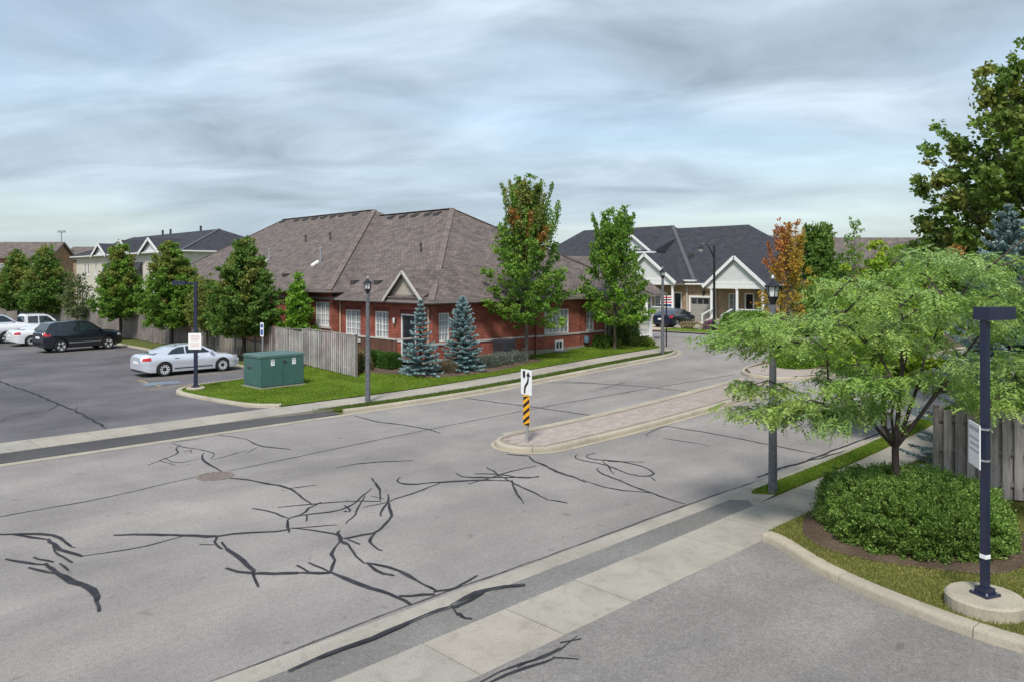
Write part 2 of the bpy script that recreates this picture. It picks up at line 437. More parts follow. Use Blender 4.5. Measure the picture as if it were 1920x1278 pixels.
def m_glass(name, c, rough=0.06, spec=0.6):
    m, nt, b = principled(name); tc = nd(nt, 'ShaderNodeTexCoord')
    f = noise(nt, 1.4, 2, 0.5, tc.outputs['Object'])
    oi = nd(nt, 'ShaderNodeObjectInfo')
    col = mixc(nt, ramp(nt, f, [(0.35, tuple(x * 0.75 for x in c)), (0.65, tuple(min(1, x * 1.2) for x in c))]), ramp(nt, oi.outputs['Random'], [(0, (0.45, 0.47, 0.5)), (1, (1.15, 1.13, 1.1))]), 1.0, 'MULTIPLY')
    nt.links.new(col, b.inputs['Base Color'])
    b.inputs['Roughness'].default_value = rough; b.inputs['Specular IOR Level'].default_value = spec
    return m
M_PANE = m_glass('curtained window glass', (0.33, 0.36, 0.38))
M_PANE_D = m_glass('dark window glass', (0.035, 0.042, 0.05))
M_CARGLASS = m_glass('car glass', (0.020, 0.030, 0.036), 0.03, 0.8)
M_LANTERN = m_glass('frosted lantern glass', (0.60, 0.62, 0.62), 0.3)
def m_paint(name, c, metal=0.0, rough=0.28):
    return simple(name, c, rough, metal, var=0.02, coat=0.9)
M_SILVER = m_paint('silver car paint', (0.62, 0.655, 0.72), 0.25)
M_CARBLACK = m_paint('black car paint', (0.010, 0.013, 0.020), 0.0, 0.2)
M_CARNAVY = m_paint('dark navy car paint', (0.012, 0.020, 0.045), 0.2, 0.25)
M_CARWHITE = m_paint('white car paint', (0.72, 0.73, 0.75))
M_TYRE = simple('tyre rubber', (0.013, 0.013, 0.014), 0.8, var=0.2)
M_RIM = simple('alloy wheel', (0.70, 0.71, 0.73), 0.35, 0.3, var=0.04)
M_TAIL = simple('red tail lamp', (0.45, 0.012, 0.015), 0.15, var=0.05, coat=0.6)
M_HEAD = simple('clear head lamp', (0.50, 0.52, 0.54), 0.1, var=0.1, coat=0.8)
M_PLASTIC = simple('black plastic', (0.018, 0.018, 0.020), 0.55, var=0.15)
M_CHROME = simple('chrome trim', (0.6, 0.62, 0.64), 0.15, 0.9, var=0.03)
# ------------------------------------------------------------------ ground sheets
def cut_poly(poly, xk, yk=()):
    bm = bmesh.new()
    vs_ = [bm.verts.new((p[0], p[1], 0)) for p in poly]
    f = bm.faces.new(vs_); f.normal_update()
    if f.normal.z < 0: f.normal_flip()
    bmesh.ops.triangulate(bm, faces=bm.faces[:])
    xs = [v.co.x for v in bm.verts]; ys = [v.co.y for v in bm.verts]
    for axis, ks, lo, hi in ((0, xk, min(xs), max(xs)), (1, yk, min(ys), max(ys))):
        for k in ks:
            if lo + 1e-4 < k < hi - 1e-4:
                co = (k, 0, 0) if axis == 0 else (0, k, 0); no = (1, 0, 0) if axis == 0 else (0, 1, 0)
                bmesh.ops.bisect_plane(bm, geom=bm.verts[:] + bm.edges[:] + bm.faces[:], plane_co=co, plane_no=no, dist=1e-5)
    return bm
def ground(name, polys, mat, off, parent=None, depth=0.0, zfn=None, yk=(), kind='structure'):
    me = bpy.data.meshes.new(name)
    bmA = bmesh.new()
    for poly in polys:
        bm = cut_poly(poly, KN, yk)
        for v in bm.verts: v.co.z = zfn(v.co.x, v.co.y) if zfn else T(v.co.x) + off
        if depth:
            be = [e for e in bm.edges if e.is_boundary]; low = {}
            for e in be:
                for v in e.verts:
                    if v not in low: low[v] = bm.verts.new((v.co.x, v.co.y, v.co.z - depth))
            for e in be:
                a, b = e.verts; bm.faces.new((a, b, low[b], low[a]))
        bmesh.ops.recalc_face_normals(bm, faces=bm.faces[:]) if depth else None
        tmp = bpy.data.meshes.new('t'); bm.to_mesh(tmp); bm.free(); bmA.from_mesh(tmp); bpy.data.meshes.remove(tmp)
    uvl = bmA.loops.layers.uv.new("UVMap")
    for f in bmA.faces:
        for l in f.loops: l[uvl].uv = (l.vert.co.x, l.vert.co.y)
    bmA.to_mesh(me); bmA.free()
    o = link_mesh(name, me, mat, parent)
    if parent is None and kind: o['kind'] = kind
    return o

ground('ground', [[(-500, -500), (700, -500), (700, 700), (-500, 700)]], M_DRYLAWN, -0.05)

def yN(x): return 8.66 - 0.017 * x
def ySU(x): return 7.63 - 0.013 * x
def ySL(x): return 6.60 - 0.020 * x
YF, YFK = 22.0, 22.32
CORNER = [(33.2 + 4.9 * math.sin(a), YF + 4.9 - 4.9 * math.cos(a)) for a in np.linspace(0, PI/2, 9)]
XS = CORNER[-1][0]
road_poly = [(-40, yN(-40)), (130, yN(130)), (130, YF), (52.5, YF), (49.5, YF + 1.0), (48.2, YF + 4), (48.2, 140), (XS, 140)] + list(reversed(CORNER)) + [(-40, YF)]
road = ground('road', [road_poly], M_ROAD, 0.0)

# sidewalks: a bed with separate slabs cast on it
def sidewalk(name, xa, xb, lo, hi, top, step, x0):
    s = ground(name, [[(xa, lo(xa)), (xb, lo(xb)), (xb, hi(xb)), (xa, hi(xa))]], M_SOIL, top - 0.03)
    k = math.floor((xa - x0) / step); g = 0.007
    while x0 + k * step < xb:
        a, b = x0 + k * step + g, x0 + (k + 1) * step - g
        a, b = max(a, xa), min(b, xb); k += 1
        if b - a < 0.1: continue
        dz = random.uniform(-0.004, 0.004)
        ground('slab', [[(a, lo(a)), (b, lo(b)), (b, hi(b)), (a, hi(a))]], M_CONC, top + dz, parent=s, depth=0.12)
    return s
sw_near = sidewalk('sidewalk', -9.0, 62.0, ySL, ySU, 0.05, 1.43, 5.98)
sw_far = sidewalk('sidewalk_across', -12.0, 35.4, lambda x: 23.3, lambda x: 24.75, 0.08, 1.5, 17.6)

# asphalt lots
ISL = [(13.0, 24.75), (12.45, 25.6), (12.15, 27.5), (11.95, 29.2), (11.9, 30.4), (12.2, 31.3), (12.9, 31.9), (14.2, 32.35), (17.7, 33.0)]
lot = ground('parking_lot', [[(-60, 24.75), (13.0, 24.75)] + ISL[1:] + [(17.7, 140), (-60, 140)]], M_LOT, 0.06)
forecourt = ground('forecourt', [[(-40, -40), (11.0, -40), (11.0, 2.0), (11.1, 3.2), (11.65, 4.9), (12.45, 6.1), (12.5, ySL(12.5)), (-40, ySL(-40))]], M_LOT2, 0.045)
# gutters and aprons (ramps up to the sidewalks)
ground('gutter', [[(-40, yN(-40) - 0.36), (62, yN(62) - 0.36), (62, yN(62)), (-40, yN(-40))]], M_GUT, 0.006)
ground('gutter_across', [[(-40, YF), (33.2, YF), (33.2, YFK), (-40, YFK)], ], M_KERB, 0.006)
OUT = [(33.2 + 4.58 * math.sin(a), YF + 4.9 - 4.58 * math.cos(a)) for a in np.linspace(0, PI/2, 9)]
ground('gutter_corner', [CORNER + [(XS, 70), (XS - 0.32, 70)] + list(reversed(OUT))], M_KERB, 0.006)
ground('apron', [[(-9, ySU(-9)), (14.3, ySU(14.3)), (14.6, ySU(14.6) + 0.30), (14.45, yN(14.45) - 0.36), (-9, yN(-9) - 0.36)]], M_APRON, 0,
       zfn=lambda x, y: T(x) + 0.008 + 0.036 * max(0, min(1, (yN(x) - 0.36 - y) / 0.6)))
ground('apron_edge', [[(14.3, ySU(14.3)), (15.4, ySU(15.4)), (15.25, yN(15.2) - 0.36), (14.45, yN(14.45) - 0.36), (14.6, ySU(14.6) + 0.30)]], M_GUT, 0,
       zfn=lambda x, y: T(x) + 0.008 + 0.036 * max(0, min(1, (yN(x) - 0.36 - y) / 0.6)) + 0.05 * max(0, min(1, (x - 14.6) / .7)))
ground('apron_across', [[(-40, YFK), (13.2, YFK), (14.3, YFK + 0.12), (14.2, 22.75), (13.3, 23.0), (10.5, 23.3), (-40, 23.3)]], M_APRON2, 0,
       zfn=lambda x, y: T(x) + 0.01 + 0.06 * max(0, min(1, (y - YFK) / 1.0)))

# ------------------------------------------------------------------ kerbs
def resample(path, step):
    out = [Vector((*path[0][:2], 0))]
    for a, b in zip(path[:-1], path[1:]):
        a, b = Vector((*a[:2], 0)), Vector((*b[:2], 0)); n = max(1, int((b - a).length / step))
        for i in range(1, n + 1): out.append(a.lerp(b, i / n))
    return out
def smooth_path(path, it=2, closed=False):
    p = [Vector((*q[:2], 0)) for q in path]
    for _ in range(it):
        q = [] if closed else [p[0]]
        rng = range(len(p)) if closed else range(len(p) - 1)
        for i in rng:
            a, b = p[i], p[(i + 1) % len(p)]
            q += [a.lerp(b, .25), a.lerp(b, .75)]
        if not closed: q.append(p[-1])
        p = q
    return [(v.x, v.y) for v in p]
def offset(path, d, closed=False):
    out = []; n = len(path)
    for i in range(n):
        a = path[(i - 1) % n] if closed or i > 0 else path[0]; b = path[(i + 1) % n] if closed or i < n - 1 else path[-1]
        t = Vector((b[0] - a[0], b[1] - a[1], 0)).normalized()
        out.append((path[i][0] - t.y * d, path[i][1] + t.x * d))
    return out
def kerb(name, path, width, h, seg=2.4, side=1, zbase=0.0, mat=M_KERB, closed=False):
    """row of kerb stones along path; the stones lie on the left (side=1) of the path"""
    pts = resample(path, 0.4)
    if closed: pts.append(pts[0].copy())
    root = bpy.data.objects.new(name, None); COL.objects.link(root); root['kind'] = 'structure'
    c0 = pts[0]; root.location = (c0.x, c0.y, T(c0.x)); ORIG[root.name] = Vector(root.location)
    xy = [(p.x, p.y) for p in pts]
    prof = [(0.0, -0.12), (0.015, h * 0.6), (0.03, h - 0.015), (0.055, h), (width, h), (width, -0.12)]
    offs = [offset(xy, side * w) for w, _ in prof]
    i = 0
    while i < len(pts) - 1:
        j = i; L = 0
        while j < len(pts) - 1 and L < seg: L += (pts[j+1] - pts[j]).length; j += 1
        if len(pts) - 1 - j < 2: j = len(pts) - 1
        m = MB(); n = len(prof); vs_ = []; fs = []
        for k in range(i, j + 1):
            for q in range(n):
                P = offs[q][k]; x, y = P
                if k == i or k == j:
                    o2 = offs[q][k + 1] if k == i else offs[q][k - 1]
                    d = Vector((o2[0] - x, o2[1] - y, 0)); d = d.normalized() * 0.006 if d.length > 1e-6 else d
                    x, y = x + d.x, y + d.y
                vs_.append((x, y, T(x) + zbase + prof[q][1]))
        for k in range(j - i):
            for q in range(n): fs.append((k*n + q, k*n + (q+1) % n, (k+1)*n + (q+1) % n, (k+1)*n + q))
        fs += [tuple(range(n)), tuple(range((j-i)*n, (j-i+1)*n))]
        m.add(vs_, fs); m.build('kerb_stone', mat, root, smooth=True, angle=40)
        i = j
    return root
kerb_far_path = [(14.4, YFK + 0.1), (15.2, YFK)] + [(33.2, YFK)] + OUT + [(XS - 0.32, 70)]
kerb('kerb_across', kerb_far_path, 0.17, 0.13, side=1)
kerb('kerb_near', [(62, yN(62) - 0.36), (15.2, yN(15.2) - 0.36)], 0.15, 0.12, side=1)
isl_s = smooth_path([(13.3, 24.76)] + ISL[1:], 2)
kerb('kerb_lot_island', list(reversed(isl_s)), 0.22, 0.11, side=1, zbase=0.05)
kerb('kerb_lot_edge', [(17.7, 33.0), (17.7, 120)], 0.18, 0.12, side=-1, zbase=0.05)
rk = smooth_path([(12.45, 6.34), (12.40, 6.1), (11.56, 4.9), (11.02, 3.2), (10.92, 2.0), (10.9, -14)], 2)
kerb('kerb_forecourt_island', rk, 0.24, 0.14, seg=1.9, side=1, zbase=0.04)

# medians
def stad(x0, x1, y0, y1, n=9):
    r = (y1 - y0) / 2; cy = (y0 + y1) / 2
    return [(x0 + r - r * math.sin(a), cy - r * math.cos(a)) for a in np.linspace(PI, 0, n)] + [(x1, y0), (x1, y1)]
MED = stad(14.3, 29.2, 13.55, 15.6)
ground('median_gutter', [stad(14.2, 29.25, 13.42, 15.73)], M_KERB, 0.007)
kerb('median_kerb', list(reversed(MED[:-1])) + [(29.2, 15.6), MED[0]], 0.17, 0.14, seg=2.2, side=-1)
MED_IN = stad(14.48, 29.2, 13.73, 15.42)
med = ground('median_bed', [MED_IN], simple('jointing sand', (.26, .21, .18), .95), 0.118)
def inside(poly, x, y):
    c = False; n = len(poly)
    for i in range(n):
        x1, y1 = poly[i]; x2, y2 = poly[(i+1) % n]
        if (y1 > y) != (y2 > y) and x < (x2 - x1) * (y - y1) / (y2 - y1) + x1: c = not c
    return c
paver_me = MB(); paver_me.box(-0.145, 0.145, -0.07, 0.07, -0.05, 0.0); paver_me = paver_me.mesh('paver'); paver_me.materials.append(M_PAVER)
def m_paver():
    nt = M_PAVER.node_tree; b = nt.nodes['Principled BSDF']; src = b.inputs['Base Color'].links[0].from_socket
    oi = nd(nt, 'ShaderNodeObjectInfo')
    nt.links.new(mixc(nt, src, ramp(nt, oi.outputs['Random'], [(0, (0.88, 0.87, 0.87)), (1, (1.08, 1.07, 1.06))]), 1.0, 'MULTIPLY'), b.inputs['Base Color'])
m_paver()
np_ = 0; field = MB()
for ix in range(50):
    for iy in range(13):
        x = 14.6 + ix * 0.30; y = 13.64 + iy * 0.146 + 0.0
        x += 0.15 if iy % 2 else 0
        if x > 29.0 or not all(inside(MED_IN, x + a, y + c) for a in (-.13, .13) for c in (-.06, .06)): continue
        z = T(x) + 0.14 + random.uniform(-0.004, 0.004)
        if np_ < 290:
            o = bpy.data.objects.new('paver', paver_me); COL.objects.link(o); o.location = (x, y, z); o.parent = med; np_ += 1
        else: field.box(x - .145, x + .145, y - .07, y + .07, z - .05, z)
fo = field.build('paver_field', M_PAVER, med); fo['kind'] = 'stuff'
MED2 = [(30.3, 16.4), (30.0, 15.2), (30.3, 14.0), (31.5, 13.3), (34, 13.0), (60, 12.2), (60, 17.4), (36, 17.4), (31.8, 17.2)]
kerb('planted_median_kerb', smooth_path(MED2, 2, True), 0.17, 0.14, side=1, closed=True)
ground('planted_median', [offset(smooth_path(MED2, 2, True), 0.15, True)], M_SOIL, 0.11)
ground('planted_median_paving', [[(30.5, 16.0), (30.5, 14.3), (31.8, 13.7), (33.6, 13.6), (33.6, 16.9), (31.8, 16.9)]], M_PAVER, 0.117)

# lawns
def lawn_z(x, y):
    b = T(x) + 0.11
    k = max(0, min(1, (y - 24.75) / 2.4)); k = k * k * (3 - 2 * k) * max(0, min(1, (x - 18.2) / 2.2))
    return b * (1 - k) + max(0.46, b) * k
ISLG = offset(list(reversed(isl_s)), 0.2)
lawn_polys = [[(36.6, 24.75), (37.4, 25.6), (37.6, 27), (37.6, 60), (24, 60), (24, 33.5), (19.7, 33.5), (17.7, 33.18), ] + list(ISLG) + [(13.2, 24.75)]]
ground('lawn', lawn_polys, M_LAWN, 0, zfn=lawn_z, yk=[24.75 + 0.3 * i for i in range(1, 10)])
ground('boulevard_strip', [[(15.0, YFK + 0.17), (33.2, YFK + 0.17), (35.3, 22.95), (36.0, 23.28), (14.5, 23.28), (14.9, 22.8)]], M_LAWN, 0.10, depth=0.12)
ground('corner_walk', [[(33.2, YFK + 0.16), (36.3, 23.4), (37.5, 25.6), (36.6, 24.75), (35.4, 24.75), (35.4, 23.3), (36.0, 23.28), (35.3, 22.95)]], M_CONC, 0.085)
ground('verge', [[(17.88, 33.0), (24, 33.4), (24, 140), (17.88, 140)]], M_DRYLAWN, 0.13)
strip_near = [(15.2, ySU(15.2)), (15.05, yN(15) - 0.52), (62, yN(62) - 0.5), (62, ySU(62))]
ground('near_strip', [strip_near], M_LAWN, 0.10, depth=0.12)
isl_in = offset(rk, 0.22)
island_poly = isl_in + [(40, -14), (62, -14), (62, ySL(62)), (12.7, ySL(12.7))]
ground('island_lawn', [island_poly], M_DRYLAWN, 0.165)
SHR = (14.40, 4.50)
BED = [(SHR[0] + 1.92 * math.cos(a) * (1.0 + 0.07 * math.sin(3 * a)), SHR[1] + 1.88 * math.sin(a) * (1 + 0.05 * math.sin(5 * a + 1))) for a in np.linspace(0, 2*PI, 40, endpoint=False)]
BED = [(x, min(y, ySL(x) - 0.06)) for x, y in BED]
ground('mulch_bed', [BED], M_SOIL, 0.178)
ground('street_lawn', [[(48.5, 26), (50, 23.2), (53, 22.4), (130, 22.4), (130, 140), (48.5, 140)]], M_LAWN, 0.10)
ground('driveway', [[(48.4, 33.0), (60.4, 35.0), (60.4, 38.0), (48.4, 36.2)]], M_DRIVE, 0.112)
ground('kerb_driveway', [[(48.15, 24.5), (48.5, 24.5), (48.5, 80), (48.15, 80)]], M_KERB, 0.09)
ground('house_bed', [[(19.6, 28.9), (19.9, 27.4), (20.6, 26.0), (21.6, 25.65), (24.2, 25.4), (28.5, 26.05), (28.8, 28.15), (22.9, 28.15), (22.9, 34), (20.2, 34)]], M_SOIL, 0,
       zfn=lambda x, y: lawn_z(x, y) + 0.012, yk=[24.75 + 0.3 * i for i in range(1, 10)])

# parking marks
def mark(name, pts, mat, off=0.066):
    return ground(name, [pts], mat, off, parent=None)
def line(a, b, w=0.1): 
    a, b = Vector((*a, 0)), Vector((*b, 0)); d = (b - a).normalized(); n = Vector((-d.y, d.x, 0)) * w / 2
    return [tuple((a - n)[:2]), tuple((b - n)[:2]), tuple((b + n)[:2]), tuple((a + n)[:2])]
park_lines = ground('parking_line', [line((12.3, y), (17.4, y), 0.11) for y in (35.75, 51.9, 54.75, 57.6, 60.45, 63.3, 66.1)] + [line((12.3, 33.0), (12.35, 35.6), 0.11), line((11.6, 32.4), (13.6, 32.9), 0.1)], M_YLINE, 0.065)
ground('accessible_bay_mark', [[(11.9, 33.6), (13.4, 33.5), (13.5, 34.4), (12.0, 34.6)]], M_BLUEMARK, 0.070)

# ------------------------------------------------------------------ tar-sealed cracks (flat ribbons on the asphalt)
W_T, W_S, W_M, W_L = 0.058, 0.092, 0.118, 0.145
CR = [
 (W_T, [(-60, 981), (0, 967), (100, 950), (200, 932), (300, 908), (385, 889)]), (W_T, [(428, 882), (530, 861), (640, 838), (720, 821), (800, 805), (900, 785), (1000, 765), (1130, 742), (1250, 722), (1380, 701)]),
 (W_S, [(278, 871), (312, 857), (335, 849), (330, 838), (338, 833)]), (W_T, [(320, 829), (345, 838), (385, 843), (405, 850), (393, 860)]),
 (W_T, [(335, 849), (322, 853)]), (W_T, [(345, 847), (360, 841), (357, 848)]), (W_T, [(306, 857), (330, 868), (375, 859)]), (W_T, [(300, 862), (328, 871)]),
 (W_M, [(384, 848), (376, 860), (392, 868), (408, 877), (420, 887)]), (W_T, [(325, 828), (378, 821)]),
 (W_T, [(408, 814), (462, 822)]), (W_S, [(462, 822), (485, 835), (510, 838), (545, 841)]), (W_T, [(482, 837), (463, 848)]), (W_T, [(398, 861), (463, 843)]),
 (W_S, [(432, 895), (470, 899), (540, 912), (562, 927), (585, 945)]), (W_T, [(545, 914), (594, 908)]),
 (W_M, [(602, 940), (585, 948), (570, 962), (542, 970)]), (W_S, [(541, 970), (510, 958), (472, 952)]), (W_L, [(541, 970), (540, 984), (541, 997)]), (W_M, [(572, 963), (574, 976)]),
 (W_S, [(542, 970), (575, 963), (630, 957), (660, 945), (680, 930), (696, 914)]), (W_S, [(650, 981), (668, 958), (684, 928)]), (W_M, [(646, 946), (656, 958), (644, 958)]),
 (W_T, [(520, 950), (600, 942), (660, 938), (715, 939)]), (W_T, [(680, 950), (735, 938)]), (W_S, [(733, 937), (780, 921), (830, 903)]),
 (W_S, [(213, 1002), (290, 1000), (355, 1003), (400, 1005), (450, 997), (510, 996), (545, 991)]), (W_S, [(545, 989), (600, 994), (635, 1001), (642, 1008)]), (W_T, [(545, 989), (632, 983)]),
 (W_T, [(150, 1042), (250, 1028), (330, 1008), (350, 1002)]), (W_M, [(403, 1004), (402, 1018), (418, 1028)]), (W_T, [(374, 1019), (402, 1020)]),
 (W_L, [(418, 1014), (435, 1035), (460, 1055), (478, 1072), (487, 1099)]), (W_M, [(422, 1064), (436, 1070), (480, 1073)]), (0.17, [(480, 1073), (525, 1075), (560, 1072)]), (W_M, [(560, 1073), (620, 1072)]),
 (W_L, [(620, 1072), (628, 1055), (617, 1032), (640, 1009)]), (W_M, [(553, 1059), (580, 1073)]), (W_S, [(578, 1053), (615, 1070)]), (W_L, [(618, 1071), (660, 1085), (710, 1106), (772, 1132)]),
 (0.17, [(634, 993), (641, 1010), (648, 1020)]), (W_M, [(645, 1014), (665, 1038), (685, 1054)]), (W_S, [(650, 1010), (674, 1019)]), (W_M, [(685, 1054), (740, 1065), (775, 1080), (815, 1107)]), (W_M, [(685, 1054), (712, 1072), (740, 1077)]),
 (W_M, [(645, 1009), (690, 1000), (704, 996), (728, 977), (737, 962), (727, 945), (728, 925)]), (W_M, [(704, 996), (695, 1010), (700, 1022), (714, 1031)]), (W_M, [(714, 966), (721, 945), (729, 932)]), (W_M, [(697, 895), (709, 908), (714, 937)]), (W_T, [(695, 929), (720, 934)]),
 (W_S, [(750, 893), (744, 902), (765, 908), (830, 902), (900, 899), (960, 900)]),
 (W_S, [(878, 906), (935, 890), (970, 879), (1006, 872)]), (W_M, [(910, 875), (930, 884), (937, 893)]), (W_S, [(854, 886), (872, 894), (930, 894), (1010, 893)]), (W_S, [(890, 887), (940, 888), (985, 896), (1012, 892)]),
 (W_M, [(935, 891), (975, 910), (1030, 936)]), (W_S, [(1030, 936), (1064, 942)]), (W_M, [(961, 899), (965, 920), (984, 943)]),
 (W_M, [(950, 851), (990, 853)]), (W_L, [(990, 853), (1010, 868), (1050, 884), (1100, 903)]), (W_S, [(1090, 898), (1150, 917), (1220, 923)]),
 (W_M, [(1119, 876), (1130, 888), (1170, 903), (1220, 924), (1285, 943)]), (W_S, [(1082, 851), (1077, 856), (1095, 863), (1140, 871), (1190, 892), (1222, 891), (1226, 885), (1205, 872), (1165, 864), (1110, 860), (1096, 853), (1116, 848)]), (W_T, [(1140, 864), (1208, 865)]), (W_S, [(1130, 862), (1153, 888)]), (W_S, [(1218, 892), (1229, 900)]),
 (W_S, [(867, 744), (920, 752), (1000, 762), (1080, 774), (1148, 783)]), (W_S, [(665, 778), (700, 789), (760, 796), (800, 803), (826, 811)]), (W_S, [(1213, 813), (1232, 802), (1250, 798)]), (W_S, [(1250, 798), (1340, 812), (1440, 832), (1530, 850)]), (W_T, [(1242, 820), (1330, 834)]),
 (W_M, [(1420, 894), (1470, 874), (1500, 868), (1550, 848), (1620, 822), (1745, 775)]), (W_S, [(1500, 867), (1560, 852), (1640, 826), (1750, 785)]),
 (W_T, [(630, 876), (680, 866), (775, 862)]), (W_T, [(1000, 715), (1080, 717), (1180, 721), (1290, 733)]), (W_T, [(1123, 729), (1175, 715)]), (W_T, [(1052, 714), (1118, 717)]),
 (W_S, [(-10, 1000), (60, 998), (108, 1004), (125, 1018), (142, 1025)]), (W_S, [(20, 1000), (90, 1010)]), (W_L, [(86, 1010), (115, 1028), (152, 1042)]), (W_S, [(8, 1047), (85, 1057)]), (W_L, [(82, 1055), (110, 1075), (150, 1092), (175, 1110), (188, 1144)]), (W_S, [(52, 1063), (108, 1073)]), (W_S, [(100, 1028), (115, 1040), (135, 1053)]), (W_M, [(110, 1055), (126, 1068)]), (W_S, [(62, 1043), (100, 1052)]),
 (W_S, [(812, 1107), (850, 1102), (872, 1092), (895, 1077)]), (W_S, [(748, 1117), (815, 1111)]),
]
def ribbons(paths, off):
    m = MB(); off0 = off
    for ip, (w, px) in enumerate(paths):
        off = off0 + 0.00035 * ip
        pts = [G(u, v, off) for u, v in px]
        pts = resample([(p.x, p.y) for p in smooth_v(pts)], 0.16); n = len(pts)
        if n < 2: continue
        ph = random.uniform(0, 9); vs_ = []
        for i, p in enumerate(pts):
            t = (pts[min(i+1, n-1)] - pts[max(i-1, 0)]).normalized(); nn = Vector((-t.y, t.x, 0))
            e = min(1.0, 0.45 + 0.55 * min(i, n - 1 - i) / 4.0)
            ww = w * 0.40 * (1.5 - 0.95 * abs(t.x + t.y) / R2) * e * (1 + 0.22 * math.sin(i * 1.3 + ph) * math.sin(i * 0.47 + ph * 2) + random.uniform(-.22, .22))
            wob = w * (0.16 * math.sin(i * 0.9 + ph) + random.uniform(-.16, .16))
            for sgn in (1, -1):
                q = p + nn * (sgn * ww + wob); vs_.append((q.x, q.y, T(q.x) + off))
        m.add(vs_, [(2*i, 2*i+1, 2*i+3, 2*i+2) for i in range(n - 1)])
    return m
def smooth_v(p):
    if len(p) < 3: return p
    q = [p[0]]
    for a, b in zip(p[:-1], p[1:]): q += [a.lerp(b, .25), a.lerp(b, .75)]
    q.append(p[-1]); return q
CR.append((0.028, [(393, 1277), (560, 1213), (753, 1137), (1020, 1044), (1294, 942), (1440, 894)]))
W0 = 0
groups = [CR[0:16], CR[16:27], CR[27:48], CR[48:53], CR[53:60], CR[60:]]
for i, g in enumerate(groups): ribbons(g, 0.005 + 0.00012 * i).build('crack_sealant', M_TAR, road)
lotc = [(0.14, [(-20, 703), (12, 720), (60, 735), (110, 757), (145, 770), (200, 802)]), (0.07, [(88, 770), (112, 757)]), (0.06, [(140, 768), (146, 761)]), (0.05, [(-4, 793), (12, 784)])]
ribbons(lotc, 0.067).build('crack_sealant', M_TAR, lot)
ribbons([(0.05, [(870, 1292), (960, 1248), (1040, 1225), (1082, 1190)]), (0.09, [(900, 1290), (965, 1256), (1040, 1232)]), (0.05, [(1036, 1231), (1086, 1234)]), (0.05, [(1050, 1204), (1090, 1196)]), (0.05, [(970, 1250), (1050, 1212)])], 0.052).build('crack_sealant', M_TAR, forecourt)
apr = bpy.data.objects['apron']
ribbons([(W_M, [(540, 1256), (640, 1215), (750, 1172), (850, 1133)]), (W_M, [(846, 1136), (870, 1128), (915, 1103)]), (W_M, [(848, 1134), (880, 1112), (932, 1097), (985, 1095)]), (W_M, [(855, 1147), (868, 1157), (886, 1158)]), (0.12, [(848, 1135), (862, 1152)])], 0.040).build('crack_sealant', M_TAR, apr)

# iron cover in the road
mc = wthing('manhole_cover', 'rusty brown iron cover set in the road where the tar cracks meet', 'manhole cover', tuple(G(404, 892)))
c = G(404, 892); m = MB(); m.lathe([(0.01, 0.009), (0.33, 0.009), (0.33, -0.05), (0.01, -0.05)], c, 28); cov = m.build('cover', M_RUST, mc)
m = MB(); m.lathe([(0.342, -0.05), (0.342, 0.012), (0.41, 0.012), (0.41, -0.05)], c, 28); m.build('collar', M_RUST, mc)
m = MB()
for a in range(-4, 5):
    hw = math.sqrt(max(0, 0.30**2 - (a*0.075)**2)); m.box(c.x + a*0.075 - 0.012, c.x + a*0.075 + 0.012, c.y - hw, c.y + hw, c.z + 0.008, c.z + 0.016)
m.build('ribbing', M_RUST, cov)
# ------------------------------------------------------------------ building helpers
class Frame:
    """wall frame: u along the wall, n outward, z up"""
    def __init__(s, o, ux, n): s.o = Vector((*o, 0)); s.u = Vector((*ux, 0)); s.n = Vector((*n, 0))
    def p(s, u, n, z): q = s.o + s.u * u + s.n * n; return (q.x, q.y, z)
    def box(s, m, u0, u1, n0, n1, z0, z1):
        m.hexa([s.p(u0, n0, z0), s.p(u1, n0, z0), s.p(u1, n1, z0), s.p(u0, n1, z0), s.p(u0, n0, z1), s.p(u1, n0, z1), s.p(u1, n1, z1), s.p(u0, n1, z1)])
def wall(name, fr, u0, u1, z0, z1, openings, mat, parent, depth=0.14, skip=None):
    m = MB(); us = sorted({u0, u1} | {o[0] for o in openings} | {o[1] for o in openings}); zs = sorted({z0, z1} | {o[2] for o in openings} | {o[3] for o in openings})
    us = [u for u in us if u0 <= u <= u1]; zs = [z for z in zs if z0 <= z <= z1]
    for a, b in zip(us[:-1], us[1:]):
        for c, d in zip(zs[:-1], zs[1:]):
            um, zm = (a + b) / 2, (c + d) / 2
            if any(o[0] < um < o[1] and o[2] < zm < o[3] for o in openings): continue
            m.poly([fr.p(a, 0, c), fr.p(b, 0, c), fr.p(b, 0, d), fr.p(a, 0, d)])
    for (a, b, c, d) in [o[:4] for o in openings]:
        m.poly([fr.p(a, 0, c), fr.p(b, 0, c), fr.p(b, -depth, c), fr.p(a, -depth, c)]); m.poly([fr.p(a, 0, d), fr.p(b, 0, d), fr.p(b, -depth, d), fr.p(a, -depth, d)])
        m.poly([fr.p(a, 0, c), fr.p(a, 0, d), fr.p(a, -depth, d), fr.p(a, -depth, c)]); m.poly([fr.p(b, 0, c), fr.p(b, 0, d), fr.p(b, -depth, d), fr.p(b, -depth, c)])
        m.poly([fr.p(a, -depth, c), fr.p(b, -depth, c), fr.p(b, -depth, d), fr.p(a, -depth, d)])
    return m.build(name, mat, parent)
